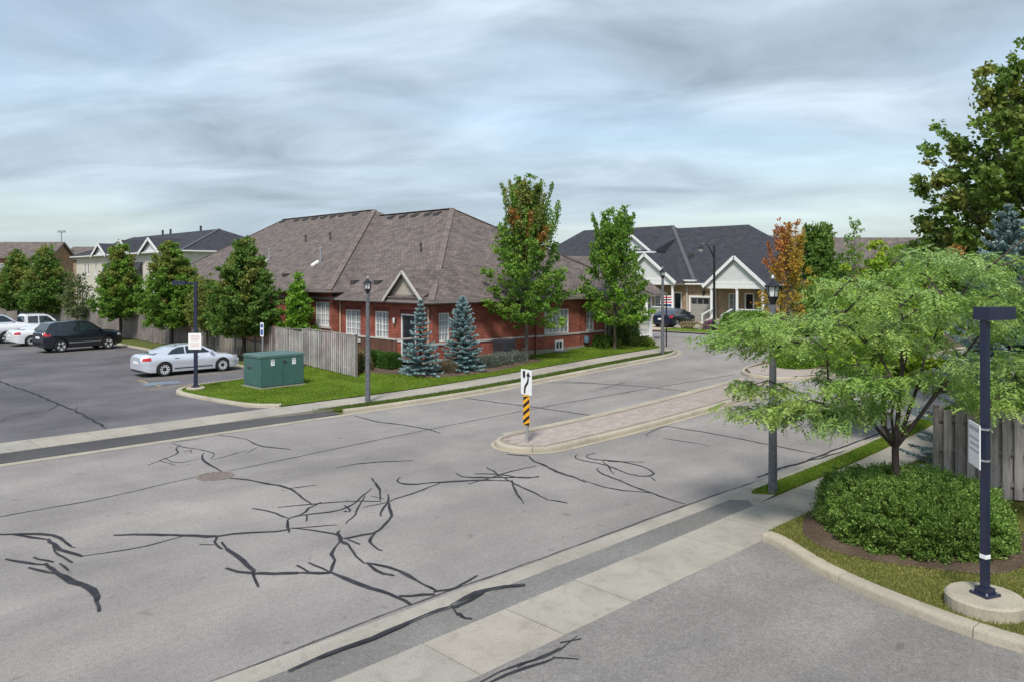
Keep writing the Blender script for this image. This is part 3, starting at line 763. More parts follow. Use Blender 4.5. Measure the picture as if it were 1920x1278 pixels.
def window(fr, parent, u0, u1, z0, z1, ncol=2, grid=(2, 4), n0=-0.10, pane=None, mat=None, fw=0.055, sill=None, name='window'):
    mat = mat or M_WHITE; pane = pane or M_PANE; m = MB(); n1 = n0 + 0.07
    fr.box(m, u0, u0 + fw, n0, n1, z0, z1); fr.box(m, u1 - fw, u1, n0, n1, z0, z1)
    fr.box(m, u0 + fw, u1 - fw, n0, n1, z0, z0 + fw); fr.box(m, u0 + fw, u1 - fw, n0, n1, z1 - fw, z1)
    iu0, iu1 = u0 + fw, u1 - fw; cw = (iu1 - iu0) / ncol
    for k in range(1, ncol): fr.box(m, iu0 + k*cw - 0.03, iu0 + k*cw + 0.03, n0 + 0.002, n1 - 0.004, z0 + fw, z1 - fw)
    w = m.build(name, mat, parent); g = MB(); gx, gz = grid
    for k in range(ncol):
        a, b = iu0 + k*cw + (0.03 if k else 0), iu0 + (k+1)*cw - (0.03 if k < ncol - 1 else 0)
        for i in range(1, gx): q = a + (b - a)*i/gx; fr.box(g, q - 0.013, q + 0.013, n0 + 0.012, n1 - 0.02, z0 + fw, z1 - fw)
        for j in range(1, gz):
            q = z0 + fw + (z1 - z0 - 2*fw)*j/gz
            fr.box(g, a, b, n0 + 0.014, n1 - 0.022, q - 0.013, q + 0.013)
        pm = MB(); fr.box(pm, a + 0.001, b - 0.001, n0 + 0.004, n0 + 0.010, z0 + fw + 0.001, z1 - fw - 0.001); pm.build('pane', pane, w)
    if g.v: g.build('muntin', mat, w)
    if sill:
        s = MB(); fr.box(s, u0 - 0.08, u1 + 0.08, -0.02, 0.07, z0 - 0.10, z0 - 0.002); s.build('sill', sill, w)
    return w
def hip_roof(name, parent, x0, x1, y0, y1, ze, zr, h0, h1, mat, ridge_mat, fascia_mat, caps=(1, 1, 1, 1, 1)):
    xm = (x0 + x1) / 2; A = (xm, y0 + h0, zr); B = (xm, y1 - h1, zr)
    c = [(x0, y0, ze), (x1, y0, ze), (x1, y1, ze), (x0, y1, ze)]
    m = MB(); m.poly([c[0], A, B, c[3]]); m.poly([c[1], c[2], B, A]); m.poly([c[0], c[1], A]); m.poly([c[2], c[3], B])
    r = m.build(name, mat, parent)
    f = MB(); t = 0.20
    f.box(x0 + 0.02, x1 - 0.02, y0 + 0.02, y1 - 0.02, ze - t, ze - 0.025); f.build('soffit', fascia_mat, r)
    g = MB()
    for a, b, d in ((c[0], c[3], (-1, 0)), (c[0], c[1], (0, -1)), (c[1], c[2], (1, 0)), (c[3], c[2], (0, 1))):
        a2 = Vector(a) + Vector((d[0]*0.05, d[1]*0.05, -0.075)); b2 = Vector(b) + Vector((d[0]*0.05, d[1]*0.05, -0.075)); g.bar(a2, b2, 0.11, 0.13)
    g.build('gutter', M_GUTTER if fascia_mat != M_WHITE else M_WHITE, r)
    for on, a, b in zip(caps, (A, c[0], c[1], c[2], c[3]), (B, A, A, B, B)):
        if on:
            k = MB(); a3, b3 = Vector(a), Vector(b); up = Vector((0, 0, 0.012)); k.bar(a3 + up, b3 + up, 0.34, 0.035); k.build('ridge_cap', ridge_mat, r)
    return r
def gable(parent, x0, x1, yc, hw, zb, zp, roofmat, facemat, trim, name='gable', board=0.2, ov=0.25, e=0.35):
    """gable facing -x, ridge along x at yc; x0 = face, x1 = where its ridge dies in the roof behind"""
    m = MB(); f = ov
    sl = (zp - zb) / hw
    for s in (-1, 1):
        a = [(x0 - f, yc, zp), (x1, yc, zp), (x1, yc + s*(hw + e), zb - sl*e), (x0 - f, yc + s*(hw + e), zb - sl*e)]
        m.prism(a, (0, 0, 0.07))
    r = m.build(name, roofmat, parent)
    w = MB(); w.prism([(x0, yc - hw, zb), (x0, yc + hw, zb), (x0, yc, zp)], (0.15, 0, 0)); w.build('gable_face', facemat, r)
    t = MB()
    for s in (-1, 1):
        a, b = Vector((x0 - f - 0.03, yc, zp - 0.06)), Vector((x0 - f - 0.03, yc + s*(hw + e), zb - sl*e - 0.06)); t.bar(a, b, 0.06, board, up=(1, 0, 0) if False else (0, 0, 1))
    t.box(x0 - 0.06, x0 - 0.01, yc - hw, yc + hw, zb - 0.09, zb + 0.10)
    t.build('rake_board', trim, r)
    return r

# ------------------------------------------------------------------ red brick bungalow
RX, RY, RJ, RLX = 22.9, 28.2, 36.1, 22.4
house = wthing('brick_bungalow', 'long red brick bungalow with brown shingle hip roofs behind the blue spruces', 'house', (RX, RY, 0.3))
fl = Frame((RX, 0), (0, 1), (-1, 0)); fll = Frame((RLX, 0), (0, 1), (-1, 0)); frr = Frame((0, RY), (1, 0), (0, -1))
ZB, ZE = 0.2, 3.45
opL = [(34.15, 35.57, 1.52, 2.87), (31.70, 32.85, 1.52, 2.87), (29.44, 30.62, 0.62, 2.80)]
opR = [(23.30, 23.95, 1.55, 2.90), (34.25, 34.95, 1.52, 2.85)]
opB = [(30.55, 32.55, 1.52, 2.85)]
opLL = [(36.38, 37.80, 1.93, 3.25), (38.7, 40.5, 0.95, 3.2)]
wall('wall', fl, RY, RJ, ZB, ZE, opL, M_BRICK, house)
wall('wall', fll, RJ, 61.0, ZB, 3.85, opLL, M_BRICK, house)
m = MB(); m.box(RLX + 0.001, RX - 0.002, RJ, RJ + 0.02, ZB, 3.6); m.build('wall_return', M_BRICK, house)
wall('wall', frr, RX, 29.9, ZB, ZE, [opR[0]], M_BRICK, house)
fb = Frame((0, RY - 0.14), (1, 0), (0, -1))
wall('wall', fb, 29.9, 33.5, ZB, ZE, opB, M_BRICK, house)
for xq in (29.88, 33.5): m = MB(); m.box(xq, xq + .02, RY - 0.14, RY + 0.05, ZB, ZE); m.build('wall_return', M_BRICK, house)
wall('wall', frr, 33.5, 35.9, ZB, ZE, [opR[1]], M_BRICK, house)
m = MB(); m.box(35.9, 36.0, RY, 31.0, ZB, ZE); m.box(35.9, 40.0, 31.0, 31.2, ZB, ZE); m.box(40.0, 40.2, 31.2, 44, ZB, ZE); m.build('porch_wall', M_BRICK, house)
for fr, a, b, off in ((fl, RY - 0.03, RJ, 0), (frr, RX - 0.03, 29.88, 0), (fb, 29.88, 33.52, 0), (frr, 33.52, 35.95, 0)):
    m = MB(); ops = opL if fr is fl else []
    segs = [(a, b)]
    for o in ops:
        if o[2] < 1.4:
            segs = [q for s in segs for q in ((s[0], o[0]), (o[1], s[1])) if q[1] > q[0]] 
    for s in segs: fr.box(m, s[0], s[1], -0.02, 0.045, 1.41, 1.50)
    m.build('stone_band', M_STONE, house)
m = MB(); fll.box(m, 36.2, 37.95, 0.001, 0.05, 1.82, 1.92); m.build('stone_band', M_STONE, house)
for fr, a, b in ((fl, RY - 0.02, RJ), (fll, RJ, 61), (frr, RX - 0.02, 29.87), (fb, 29.87, 33.53), (frr, 33.53, 35.95)):
    m = MB(); fr.box(m, a, b, -0.03, 0.02, 0.0, 0.74 if fr in (frr, fb) else 0.60); m.build('foundation', M_FOUND, house)
for fr, ops in ((fl, opL), (frr, opR), (fb, opB), (fll, opLL[:1])):
    for o in ops:
        m = MB(); fr.box(m, o[0] - 0.1, o[1] + 0.1, -0.01, 0.012, o[3] + 0.002, min(o[3] + 0.22, 3.4)); m.build('lintel', M_BRICK_D, house)
window(fl, house, *opL[0], 3, (2, 4)); window(fl, house, *opL[1], 2, (2, 4)); window(frr, house, *opR[0], 1, (3, 4)); window(fb, house, *opB[0], 3, (2, 4)); window(frr, house, *opR[1], 1, (2, 4))
window(fll, house, *opLL[0], 3, (2, 4)); window(fll, house, *opLL[1], 2, (1, 1), pane=M_PANE_D, name='patio_door')
# back door with storm glass
d0 = opL[2]; m = MB(); fw = 0.07
fl.box(m, d0[0], d0[0] + fw, -0.12, 0.01, d0[2], d0[3]); fl.box(m, d0[1] - fw, d0[1], -0.12, 0.01, d0[2], d0[3]); fl.box(m, d0[0] + fw, d0[1] - fw, -0.12, 0.01, d0[3] - fw, d0[3])
dr = m.build('door', M_WHITE, house)
m = MB(); fl.box(m, d0[0] + fw, d0[0] + fw + 0.1, -0.09, -0.04, d0[2], d0[3] - fw); fl.box(m, d0[1] - fw - 0.1, d0[1] - fw, -0.09, -0.04, d0[2], d0[3] - fw); fl.box(m, d0[0] + fw + .1, d0[1] - fw - .1, -0.09, -0.04, d0[2], d0[2] + 0.35); m.build('door_leaf', M_DARKMETAL, dr)
m = MB(); fl.box(m, d0[0] + fw + .1, d0[1] - fw - .1, -0.08, -0.06, d0[2] + 0.35, d0[3] - fw - 0.002); m.build('pane', M_PANE_D, dr)
m = MB(); fl.box(m, d0[0] + 0.12, d0[0] + 0.15, -0.04, 0.0, 1.55, 1.68); m.build('handle', M_CHROME, dr)
# wall lanterns
for u, z in ((31.05, 2.45),):
    m = MB(); fl.box(m, u - 0.05, u + 0.05, 0.001, 0.04, z - 0.1, z + 0.1); wl_ = m.build('wall_lantern', M_BLACKM, house)
    m = MB(); q = fl.p(u, 0.13, z); m.lathe([(0.03, -0.16), (0.055, -0.12), (0.075, 0.08), (0.02, 0.14)], q, 10); m.build('shade', M_LANTERN, wl_)
    m = MB(); m.bar(fl.p(u, 0.03, z + 0.06), fl.p(u, 0.13, z + 0.16), 0.03); m.build('bracket', M_BLACKM, wl_)
# roofs
roofR = hip_roof('roof', house, 22.45, 40.35, 27.75, 50.0, 3.52, 8.9, 8.95, 2.0, M_SHINGLE, M_RIDGE, M_BROWNTRIM, (1, 1, 1, 0, 0))
roofL = hip_roof('roof', house, 21.95, 40.7, 35.72, 62.0, 3.93, 9.33, 9.3, 4.2, M_SHINGLE, M_RIDGE, M_BROWNTRIM, (1, 1, 0, 0, 1))
gb = gable(house, 22.50, 25.6, 29.72, 1.42, 3.62, 4.93, M_SHINGLE, M_SIDING_T, M_OFFW, ov=0.22, board=0.12, e=0.12)
# pent strip below the gable and the road-side cross gable
m = MB(); m.prism([(22.30, 28.25, 3.60), (22.30, 31.2, 3.60), (22.75, 31.2, 3.82), (22.75, 28.25, 3.82)], (0, 0, 0.05)); m.build('pent_roof', M_SHINGLE, house)
m = MB()
m.poly([(33.4, 28.0, 3.55), (42.0, 28.0, 3.55), (42.0, 32.0, 5.95), (33.4, 32.0, 5.95)]); m.poly([(33.4, 36, 3.55), (42, 36, 3.55), (42, 32, 5.95), (33.4, 32, 5.95)])
m.poly([(42.0, 28.0, 3.55), (42, 36, 3.55), (42, 32, 5.95)])
side = m.build('porch_roof', M_SHINGLE, house)
m = MB(); m.bar((33.4, 27.94, 3.47), (42, 27.94, 3.47), 0.12, 0.16); m.build('gutter', M_BROWNTRIM, side)
# roof vents, flues
def plane_pt(u, v, x0, z0, k):
    """photo pixel -> point on the roof plane z = z0 + k (x - x0)"""
    X = (u - 960) / FPX; dx, dy = (X + 1) / R2, (1 - X) / R2; dz = -(v - HORY) / FPX
    t = (z0 - k * x0 - CAMH) / (dz - k * dx)
    return Vector((dx * t, dy * t, CAMH + dz * t))
KRR, KRL = (8.9 - 3.52) / 8.95, (9.33 - 3.93) / 9.375
for px in ((734, 409), (756, 407), (778, 405.5), (803, 403), (820, 402)):
    p = plane_pt(*px, 22.45, 3.52, KRR); m = MB(); m.hexa([(p.x - .2, p.y - .22, p.z - .16), (p.x + .2, p.y - .22, p.z + .08), (p.x + .2, p.y + .22, p.z + .08), (p.x - .2, p.y + .22, p.z - .16), (p.x - .2, p.y - .2, p.z + .06), (p.x + .2, p.y - .2, p.z + .2), (p.x + .2, p.y + .2, p.z + .2), (p.x - .2, p.y + .2, p.z + .06)]); m.build('roof_vent', M_DARKMETAL, roofR)
for px in ((530, 417), (557, 414), (573, 412.5), (590, 411), (607, 409), (625, 407), (641, 405), (667, 403)):
    p = plane_pt(*px, 21.95, 3.93, KRL); m = MB(); m.hexa([(p.x - .2, p.y - .22, p.z - .16), (p.x + .2, p.y - .22, p.z + .08), (p.x + .2, p.y + .22, p.z + .08), (p.x - .2, p.y + .22, p.z - .16), (p.x - .2, p.y - .2, p.z + .06), (p.x + .2, p.y - .2, p.z + .2), (p.x + .2, p.y + .2, p.z + .2), (p.x - .2, p.y + .2, p.z + .06)]); m.build('roof_vent', M_DARKMETAL, roofL)
for px, k in (((664, 531), 0), ((708, 531.5), 0), ((535, 518), 1)):
    p = plane_pt(*px, *((22.45, 3.52, KRR) if k == 0 else (21.95, 3.93, KRL))); m = MB(); m.box(p.x - .12, p.x + .2, p.y - .2, p.y + .2, p.z - .1, p.z + .16); m.build('roof_vent', M_DARKMETAL, roofR if k == 0 else roofL)
for px, hh, mt, k in (((573, 454), .38, M_DARKMETAL, 1), ((619, 450), .38, M_DARKMETAL, 1), ((789, 473), .42, M_DARKMETAL, 0), ((505, 487), .62, M_GALV, 1), ((601, 490), .72, M_GALV, 1)):
    p = plane_pt(*px, *((22.45, 3.52, KRR) if k == 0 else (21.95, 3.93, KRL))); m = MB(); m.lathe([(.055, -.1), (.055, hh), (.085, hh + .01), (.085, hh + .09), (.02, hh + .12)], p, 10); fo_ = m.build('flue_pipe', mt, roofR if k == 0 else roofL)
    if mt is M_GALV:
        q = p + Vector((-.32, .12, -.2)); m = MB(); m.hexa([(q.x - .2, q.y - .12, q.z - .1), (q.x + .22, q.y - .12, q.z + .14), (q.x + .22, q.y + .16, q.z + .14), (q.x - .2, q.y + .16, q.z - .1), (q.x - .2, q.y - .1, q.z), (q.x + .2, q.y - .1, q.z + .25), (q.x + .2, q.y + .14, q.z + .25), (q.x - .2, q.y + .14, q.z)]); m.build('exhaust_hood', M_WHITE, roofL)
# downspouts
def spout(pts, r=0.05): m = MB(); m.tube(pts, r, 8); return m.build('downspout', M_TANPIPE, house)
spout([(22.42, 28.42, 3.42), (22.5, 28.42, 3.30), (22.82, 28.40, 3.08), (22.82, 28.40, 0.5)])
spout([(22.45, 36.02, 3.5), (22.8, 35.98, 3.3), (22.82, 35.96, 3.1), (22.82, 35.96, 0.6)])
spout([(35.85, 28.1, 3.4), (35.85, 28.12, 0.6)], 0.055)
# porch at the far corner
m = MB(); m.box(36.05, 41.2, 28.3, 30.98, 0.35, 0.80); m.build('porch_floor', M_FOUND, house)
for x in (38.4, 41.0): m = MB(); m.box(x - .1, x + .1, 28.4, 28.6, 0.80, 3.38); m.build('porch_column', M_WHITE, house)
m = MB(); m.box(36.1, 41.0, 28.47, 28.53, 1.70, 1.78); m.box(36.1, 41.0, 28.47, 28.53, 0.90, 0.96)
for i in range(32): m.box(36.2 + i*.15, 36.24 + i*.15, 28.48, 28.52, 0.96, 1.70)
m.build('porch_railing', M_WHITE, house)
# basement window, gas vent and meter
m = MB(); bw0, bw1 = 31.35, 32.0
frr2 = fb; fw = .09
frr2.box(m, bw0, bw1, 0.021, 0.07, 0.62, 0.70); frr2.box(m, bw0, bw1, 0.021, 0.07, 1.08, 1.17); frr2.box(m, bw0, bw0 + fw, 0.021, 0.07, .7, 1.08); frr2.box(m, bw1 - fw, bw1, 0.021, 0.07, .7, 1.08); frr2.box(m, bw0 + .30, bw0 + .34, 0.021, 0.06, .7, 1.08)
bwn = m.build('basement_window', M_WHITE, house)
m = MB(); frr2.box(m, bw0 + fw, bw1 - fw, 0.021, 0.035, .70, 1.08); m.build('pane', M_PANE_D, bwn)
m = MB(); frr2.box(m, bw0 - .12, bw1 + .2, 0.022, 0.40, 0.40, 0.60); m.build('window_well', M_GALV, house)
m = MB(); m.tube([(28.9, 28.15, 0.85), (28.9, 27.98, 0.85), (28.9, 27.93, 0.95), (28.9, 27.92, 1.18)], .045, 8); m.tube([(28.9, 27.92, 1.16), (28.98, 27.9, 1.25)], .05, 8); m.build('vent_pipe', M_WHITE, house)
m = MB(); m.lathe([(.08, .85), (.15, .92), (.17, 1.05), (.15, 1.22), (.06, 1.28)], (34.0, 27.98, 0), 12); m.build('gas_meter', simple('blue grey meter', (.12, .2, .28), .4), house)

# deck behind the house with picket railing
deck = wthing('deck', 'brown wooden deck with picket railing against the brick bungalow', 'deck', (21.9, 31.0, 0.45))
m = MB(); m.box(21.45, 22.85, 29.1, 33.4, .62, .72); m.build('deck_floor', M_DECK, deck)
m = MB(); m.box(21.40, 21.50, 29.1, 33.4, 1.68, 1.75); m.box(21.42, 21.47, 29.1, 33.4, .66, .74); m.box(21.45, 22.85, 29.06, 29.14, 1.68, 1.75); m.build('rail', M_OFFW, deck)
m = MB(); m.bar((21.45, 33.4, 1.72), (21.35, 34.3, 1.15), .08); m.build('stair_rail', M_DECK, deck)
for y in (29.12, 31.3, 33.38): m = MB(); m.box(21.41, 21.50, y - .045, y + .045, .3, 1.70); m.build('post', M_DECK, deck)
pk = MB(); pk.box(-.012, .012, -.05, .05, 0, 1.0); pk = pk.mesh('picket'); pk.materials.append(M_DECK)
for i in range(36):
    y = 29.2 + i * 0.117
    if y < 33.3: o = bpy.data.objects.new('picket', pk); COL.objects.link(o); o.parent = deck; o.location = Vector((21.44, y, .70)) - ORIG[deck.name]
m = MB(); m.box(21.37, 21.398, 31.9, 32.65, 1.42, 1.60); m.build('planter_box', M_OFFW, deck)

# air conditioner
ac = wthing('air_conditioner', 'dark grey air conditioning unit against the brick wall beside the lavender', 'air conditioner', (27.0, 27.5, 0.5))
m = MB(); m.box(26.6, 27.4, 27.15, 27.95, .70, 1.48); m.build('casing', simple('dark blue grey casing', (.030, .036, .052), .6), ac)
m = MB()
for k in range(11): m.box(26.64, 27.36, 27.135, 27.149, .77 + k*.06, .795 + k*.06)
for k in range(11): m.box(26.585, 26.599, 27.19, 27.91, .77 + k*.06, .795 + k*.06)
m.build('louvre', M_DARKMETAL, ac)
m = MB(); m.lathe([(.30, 1.48), (.30, 1.51), (.05, 1.53)], (27.0, 27.55, 0), 16); m.build('fan_guard', M_DARKMETAL, ac)
m = MB(); m.box(26.5, 27.5, 27.1, 28.0, .40, .70); m.build('pad', M_FOUND, ac)

# ------------------------------------------------------------------ grey-roofed bungalow pair across the side street
gh = wthing('porch_bungalow', 'tan brick bungalow pair with charcoal roofs and white porch gables across the street', 'house', (60.5, 36, 0.6))
fg = Frame((60.5, 0), (0, 1), (-1, 0)); GZ = 0.55
opG = [(35.2, 37.65, GZ + .05, 2.75), (30.1, 30.9, 1.5, 3.2), (31.5, 32.4, 1.0, 3.25), (33.0, 33.9, 1.5, 3.2), (38.6, 39.5, 1.0, 3.25), (40.2, 41.6, 1.5, 3.2)]
wall('wall', fg, 29.0, 62, GZ - .2, 4.3, opG, M_TANBRICK, gh)
for ya, yb_, zt_ in ((29.0, 29.2, 4.0), (61.8, 62.0, 4.3)): m = MB(); m.box(60.5, 74.5, ya, yb_, GZ - .2, zt_); m.build('wall', M_TANBRICK, gh)
gR = hip_roof('roof', gh, 60.0, 75.0, 28.6, 50, 4.08, 9.6, 7.1, 2, M_SHINGLE2, M_RIDGE2, M_WHITE, (0, 0, 0, 0, 0))
gL = hip_roof('roof', gh, 59.95, 75.2, 37.0, 62.5, 4.38, 9.92, 7.2, 6.5, M_SHINGLE2, M_RIDGE2, M_WHITE, (0, 1, 0, 0, 0))
for (yc, hw, zp, ze_) in ((32.2, 2.6, 6.35, 4.12), (41.2, 3.0, 6.75, 4.4)):
    gable(gh, 58.6, 63.6, yc, hw, ze_, zp, M_SHINGLE2, M_SIDING_W, M_WHITE, name='porch_gable', board=.26)
    m = MB(); m.box(58.55, 58.85, yc - hw - .1, yc + hw + .1, ze_ - .48, ze_ - .10); m.box(58.85, 60.4, yc + hw - .2, yc + hw + .1, ze_ - .48, ze_ - .10); m.box(58.85, 60.4, yc - hw - .1, yc - hw + .2, ze_ - .48, ze_ - .10); m.build('porch_beam', M_WHITE, gh)
    m = MB(); m.box(58.85, 60.48, yc - hw + .2, yc + hw - .2, ze_ - .16, ze_ - .12); m.build('porch_ceiling', M_WHITE, gh)
    m = MB(); m.box(58.4, 60.48, yc - hw - .2, yc + hw + .2, .40, 1.0); m.build('porch_floor', M_FOUND, gh)
    cols = (34.5, 32.1, 29.8) if yc < 35 else (38.4, 41.2, 44.0)
    for y in cols: m = MB(); m.lathe([(.17, 1.0), (.17, 1.12), (.125, 1.16), (.115, ze_ - .62), (.16, ze_ - .56), (.16, ze_ - .48)], (58.7, y, 0), 14); m.build('column', M_WHITE, gh, smooth=True)
    spans = [(cols[1], cols[2])] if yc < 35 else [(cols[0], cols[1]), (cols[1], cols[2])]
    for a, b in spans:
        a, b = min(a, b), max(a, b); m = MB(); m.box(58.66, 58.74, a, b, 1.86, 1.95); m.box(58.67, 58.73, a, b, 1.10, 1.16)
        q = a + .25
        while q < b: m.box(58.69, 58.71, q - .018, q + .018, 1.16, 1.86); q += .15
        m.build('railing', M_WHITE, gh)
m = MB()
for k in range(4): m.box(57.0 + k*.35, 58.4, 32.6, 34.2, .38, .62 + k*.125)
m.build('porch_steps', M_FOUND, gh)
m = MB()
for y in (32.5, 34.3): m.bar((56.9, y, 1.45), (58.6, y, 1.92), .09); m.bar((56.9, y, .8), (58.6, y, 1.2), .06); m.box(56.85, 56.95, y - .05, y + .05, .5, 1.5)
m.build('stair_rail', M_WHITE, gh)
gd = opG[0]; m = MB(); fg.box(m, gd[0], gd[1], -.13, -.06, gd[2], gd[3]); gdo = m.build('garage_door', simple('grey garage door', (.30, .29, .27), .5), gh)
for r in range(4):
    for c_ in range(4):
        a = gd[0] + .06 + c_*.60; z = gd[2] + .05 + r*.52; m = MB(); fg.box(m, a, a + .53, -.058, -.045, z, z + .44); m.build('pane' if r == 3 else 'panel', M_PANE_D if r == 3 else MATS['grey garage door'], gdo)
m = MB(); fg.box(m, gd[0] - .18, gd[0] - .01, .0, .05, GZ, 2.95); fg.box(m, gd[1] + .01, gd[1] + .18, .0, .05, GZ, 2.95); fg.box(m, gd[0] - .01, gd[1] + .01, .0, .05, 2.77, 2.95); m.build('garage_trim', M_WHITE, gh)
for o in (opG[1], opG[3], opG[5]): window(fg, gh, *o, 1, (2, 3), sill=M_WHITE, fw=.09)
for o in (opG[2], opG[4]): window(fg, gh, *o, 1, (1, 1), pane=M_PANE_D, fw=.12, name='front_door')
m = MB(); fg.box(m, 36.2, 36.35, .02, .16, 3.05, 3.4); m.build('wall_lantern', M_BLACKM, gh)
for y in (35.05, 38.0): m = MB(); m.tube([(60.42, y, 4.0), (60.42, y, .6)], .06, 8); m.build('downspout', M_OFFW, gh)
dg = gable(gh, 61.9, 67.0, 45.0, 2.3, 7.05, 8.75, M_SHINGLE2, M_SIDING_W, M_WHITE, name='dormer', board=.22)
m = MB(); m.box(61.9, 66, 42.8, 47.2, 5.4, 7.0); m.build('dormer_wall', M_SIDING_W, gh); m = MB(); m.box(61.5, 62.0, 42.4, 48, 6.95, 7.09); m.build('dormer_eave', M_WHITE, gh)
m = MB(); m.prism([(61.5, 42.4, 7.095), (66.2, 42.4, 8.75), (66.2, 42.4, 6.9)], (0, 2.7, 0)); m.build('dormer_roof', M_SHINGLE2, gh)
m = MB(); m.box(61.9, 65, 42.45, 42.8, 5.4, 6.95); m.build('dormer_side', M_SIDING_W, gh)
for y, z in ((39.4, 6.6), (30.6, 6.2)): m = MB(); x = 60 + (z - 4.1) / .735; m.box(x - .2, x + .2, y - .2, y + .2, z - .1, z + .22); m.build('roof_vent', M_DARKMETAL, gR)
# porch chair with blue cushion
pc = wthing('porch_chair', 'blue cushioned chair on the porch of the charcoal roofed bungalow', 'chair', (59.4, 39.4, 1.0))
m = MB(); m.box(59.1, 59.7, 39.05, 39.65, 1.38, 1.5); m.build('seat', M_CLOTHBLUE, pc)
m = MB(); m.box(59.62, 59.74, 39.05, 39.65, 1.5, 2.15); m.build('backrest', M_CLOTHBLUE, pc)
for a in (59.14, 59.66):
    for b in (39.08, 39.62): m = MB(); m.box(a - .025, a + .025, b - .025, b + .025, 1.0, 1.4); m.build('leg', M_BLACKM, pc)

# ------------------------------------------------------------------ townhouse row far behind the fence
th = wthing('townhouse_row', 'cream two storey townhouse row with dark roof and three white gables', 'house', (32.6, 99, 0))
ft = Frame((32.6, 0), (0, 1), (-1, 0)); TW = []
gabs = [(89.4, 2.75, 8.95), (98.4, 2.6, 9.0), (106.6, 2.5, 8.85)]
for yc, hw, zp in gabs: TW += [(yc - 1.0, yc - .15, 4.9, 6.5), (yc + .15, yc + 1.0, 4.9, 6.5)]
TW += [(93.6, 94.4, 4.9, 6.4), (102.2, 103, 4.9, 6.4), (112.6, 113.4, 4.9, 6.5), (114.0, 114.8, 4.9, 6.5), (109.6, 110.2, 4.9, 6.4)]
wall('wall', ft, 81.2, 118, 0, 7.35, TW, M_SIDING, th)
fe = Frame((0, 81.2), (1, 0), (0, -1)); wall('wall', fe, 32.6, 44.6, 0, 7.35, [], M_SIDING, th)
for o in TW: window(ft, th, *o, 1, (1, 2), fw=.12, sill=M_WHITE)
tr_ = hip_roof('roof', th, 32.1, 45.1, 80.7, 119, 7.45, 10.15, 5.5, 6, M_SHINGLE2, M_RIDGE2, M_WHITE, (0, 1, 0, 0, 1))
for yc, hw, zp in gabs: gable(th, 32.2, 38.0, yc, hw, 7.5, zp, M_SHINGLE2, M_SIDING_W, M_WHITE, board=.32, ov=.3)
for yc in (94.6, 103.2):
    m = MB(); m.prism([(31.2, yc - 1.6, 3.9), (31.2, yc + 2.2, 3.9), (32.55, yc + 2.2, 3.9), (32.55, yc - 1.6, 3.9)], (0, 0, .15)); m.prism([(31.2, yc - 1.6, 4.06), (32.55, yc - 1.6, 4.06), (32.55, yc - 1.6, 6.4)], (0, 3.6, 0)); m.build('lower_roof', M_SHINGLE2, th)
for y in (91.2, 100.4, 103.0):
    m = MB(); m.box(38.5, 38.7, y - .1, y + .1, 10.0, 10.75); m.build('roof_vent', M_DARKMETAL, tr_)
# brick house at the far left, square to the view
def cam_pt(X, Y, z=0.0): return Vector(((X + Y) / R2, (Y - X) / R2, z))
def gable_house(name, label, X, Y, w, d, ze, zr, wallm, roofm, wins=()):
    t = thing(name, label, 'house', cam_pt(X, Y), -PI/4)
    f = Frame((0, 0), (1, 0), (0, -1)); fs = Frame((w/2, 0), (0, 1), (1, 0))
    wall('wall', Frame((0, 0), (1, 0), (0, -1)), -w/2, w/2, 0, ze, [q for q in wins], wallm, t)
    m = MB(); m.poly([(w/2, 0, 0), (w/2, d, 0), (w/2, d, ze), (w/2, d/2, zr - .12), (w/2, 0, ze)]); m.poly([(-w/2, 0, 0), (-w/2, d, 0), (-w/2, d, ze), (-w/2, d/2, zr - .12), (-w/2, 0, ze)]); m.poly([(-w/2, d, 0), (w/2, d, 0), (w/2, d, ze), (-w/2, d, ze)]); m.build('end_wall', wallm, t)
    m = MB(); o = .4; s = (zr - ze) / (d / 2)
    m.prism([(-w/2 - .3, -o, ze - s*o), (w/2 + .3, -o, ze - s*o), (w/2 + .3, d/2, zr), (-w/2 - .3, d/2, zr)], (0, 0, .12)); m.prism([(-w/2 - .3, d + o, ze - s*o), (w/2 + .3, d + o, ze - s*o), (w/2 + .3, d/2, zr), (-w/2 - .3, d/2, zr)], (0, 0, .12))
    r = m.build('roof', roofm, t)
    g = MB(); g.bar((-w/2 - .3, -o - .05, ze - s*o), (w/2 + .3, -o - .05, ze - s*o), .12, .2); g.bar((w/2 + .33, -o, ze - s*o), (w/2 + .33, d/2, zr), .06, .28); g.bar((w/2 + .33, d + o, ze - s*o), (w/2 + .33, d/2, zr), .06, .28); g.build('fascia', M_BROWNTRIM, r)
    for q in wins: window(f, t, *q, 1, (1, 2), fw=.12)
    return t
gable_house('brick_house', 'orange brick house with brown roof at the far end of the fence', -78.3, 112, 22, 5.8, 7.7, 9.75, M_ORBRICK, M_SHINGLE, [(-9, -7.6, 4.6, 6.6), (-3, -1.6, 4.6, 6.6), (3, 4.4, 4.6, 6.6), (7.6, 8.8, 4.6, 6.6)])
gable_house('distant_house', 'distant brown roofed house between brick house and townhouse row', -80, 150, 16, 9, 8.3, 10.6, M_TANBRICK, M_SHINGLE, [(-4, -2.8, 5.2, 6.8), (3, 4.2, 5.2, 6.8)])
gable_house('brown_house', 'brown roofed house behind the thin young tree', 38.0, 82, 22, 9, 5.9, 8.95, M_TANBRICK, M_SHINGLE, [(-7, -5.5, 3, 4.6), (2, 3.5, 3, 4.6)])
bh2 = gable_house('brown_bungalow', 'brown roofed bungalow behind the orange maple', 29.5, 92, 12, 8, 6.6, 9.7, M_TANBRICK, M_SHINGLE, [(-3, -1.8, 3.6, 5)])
gh3 = thing('dormered_house', 'taupe house with pale gable beside the tall right maple', 'house', cam_pt(39.5, 73), -PI/4)
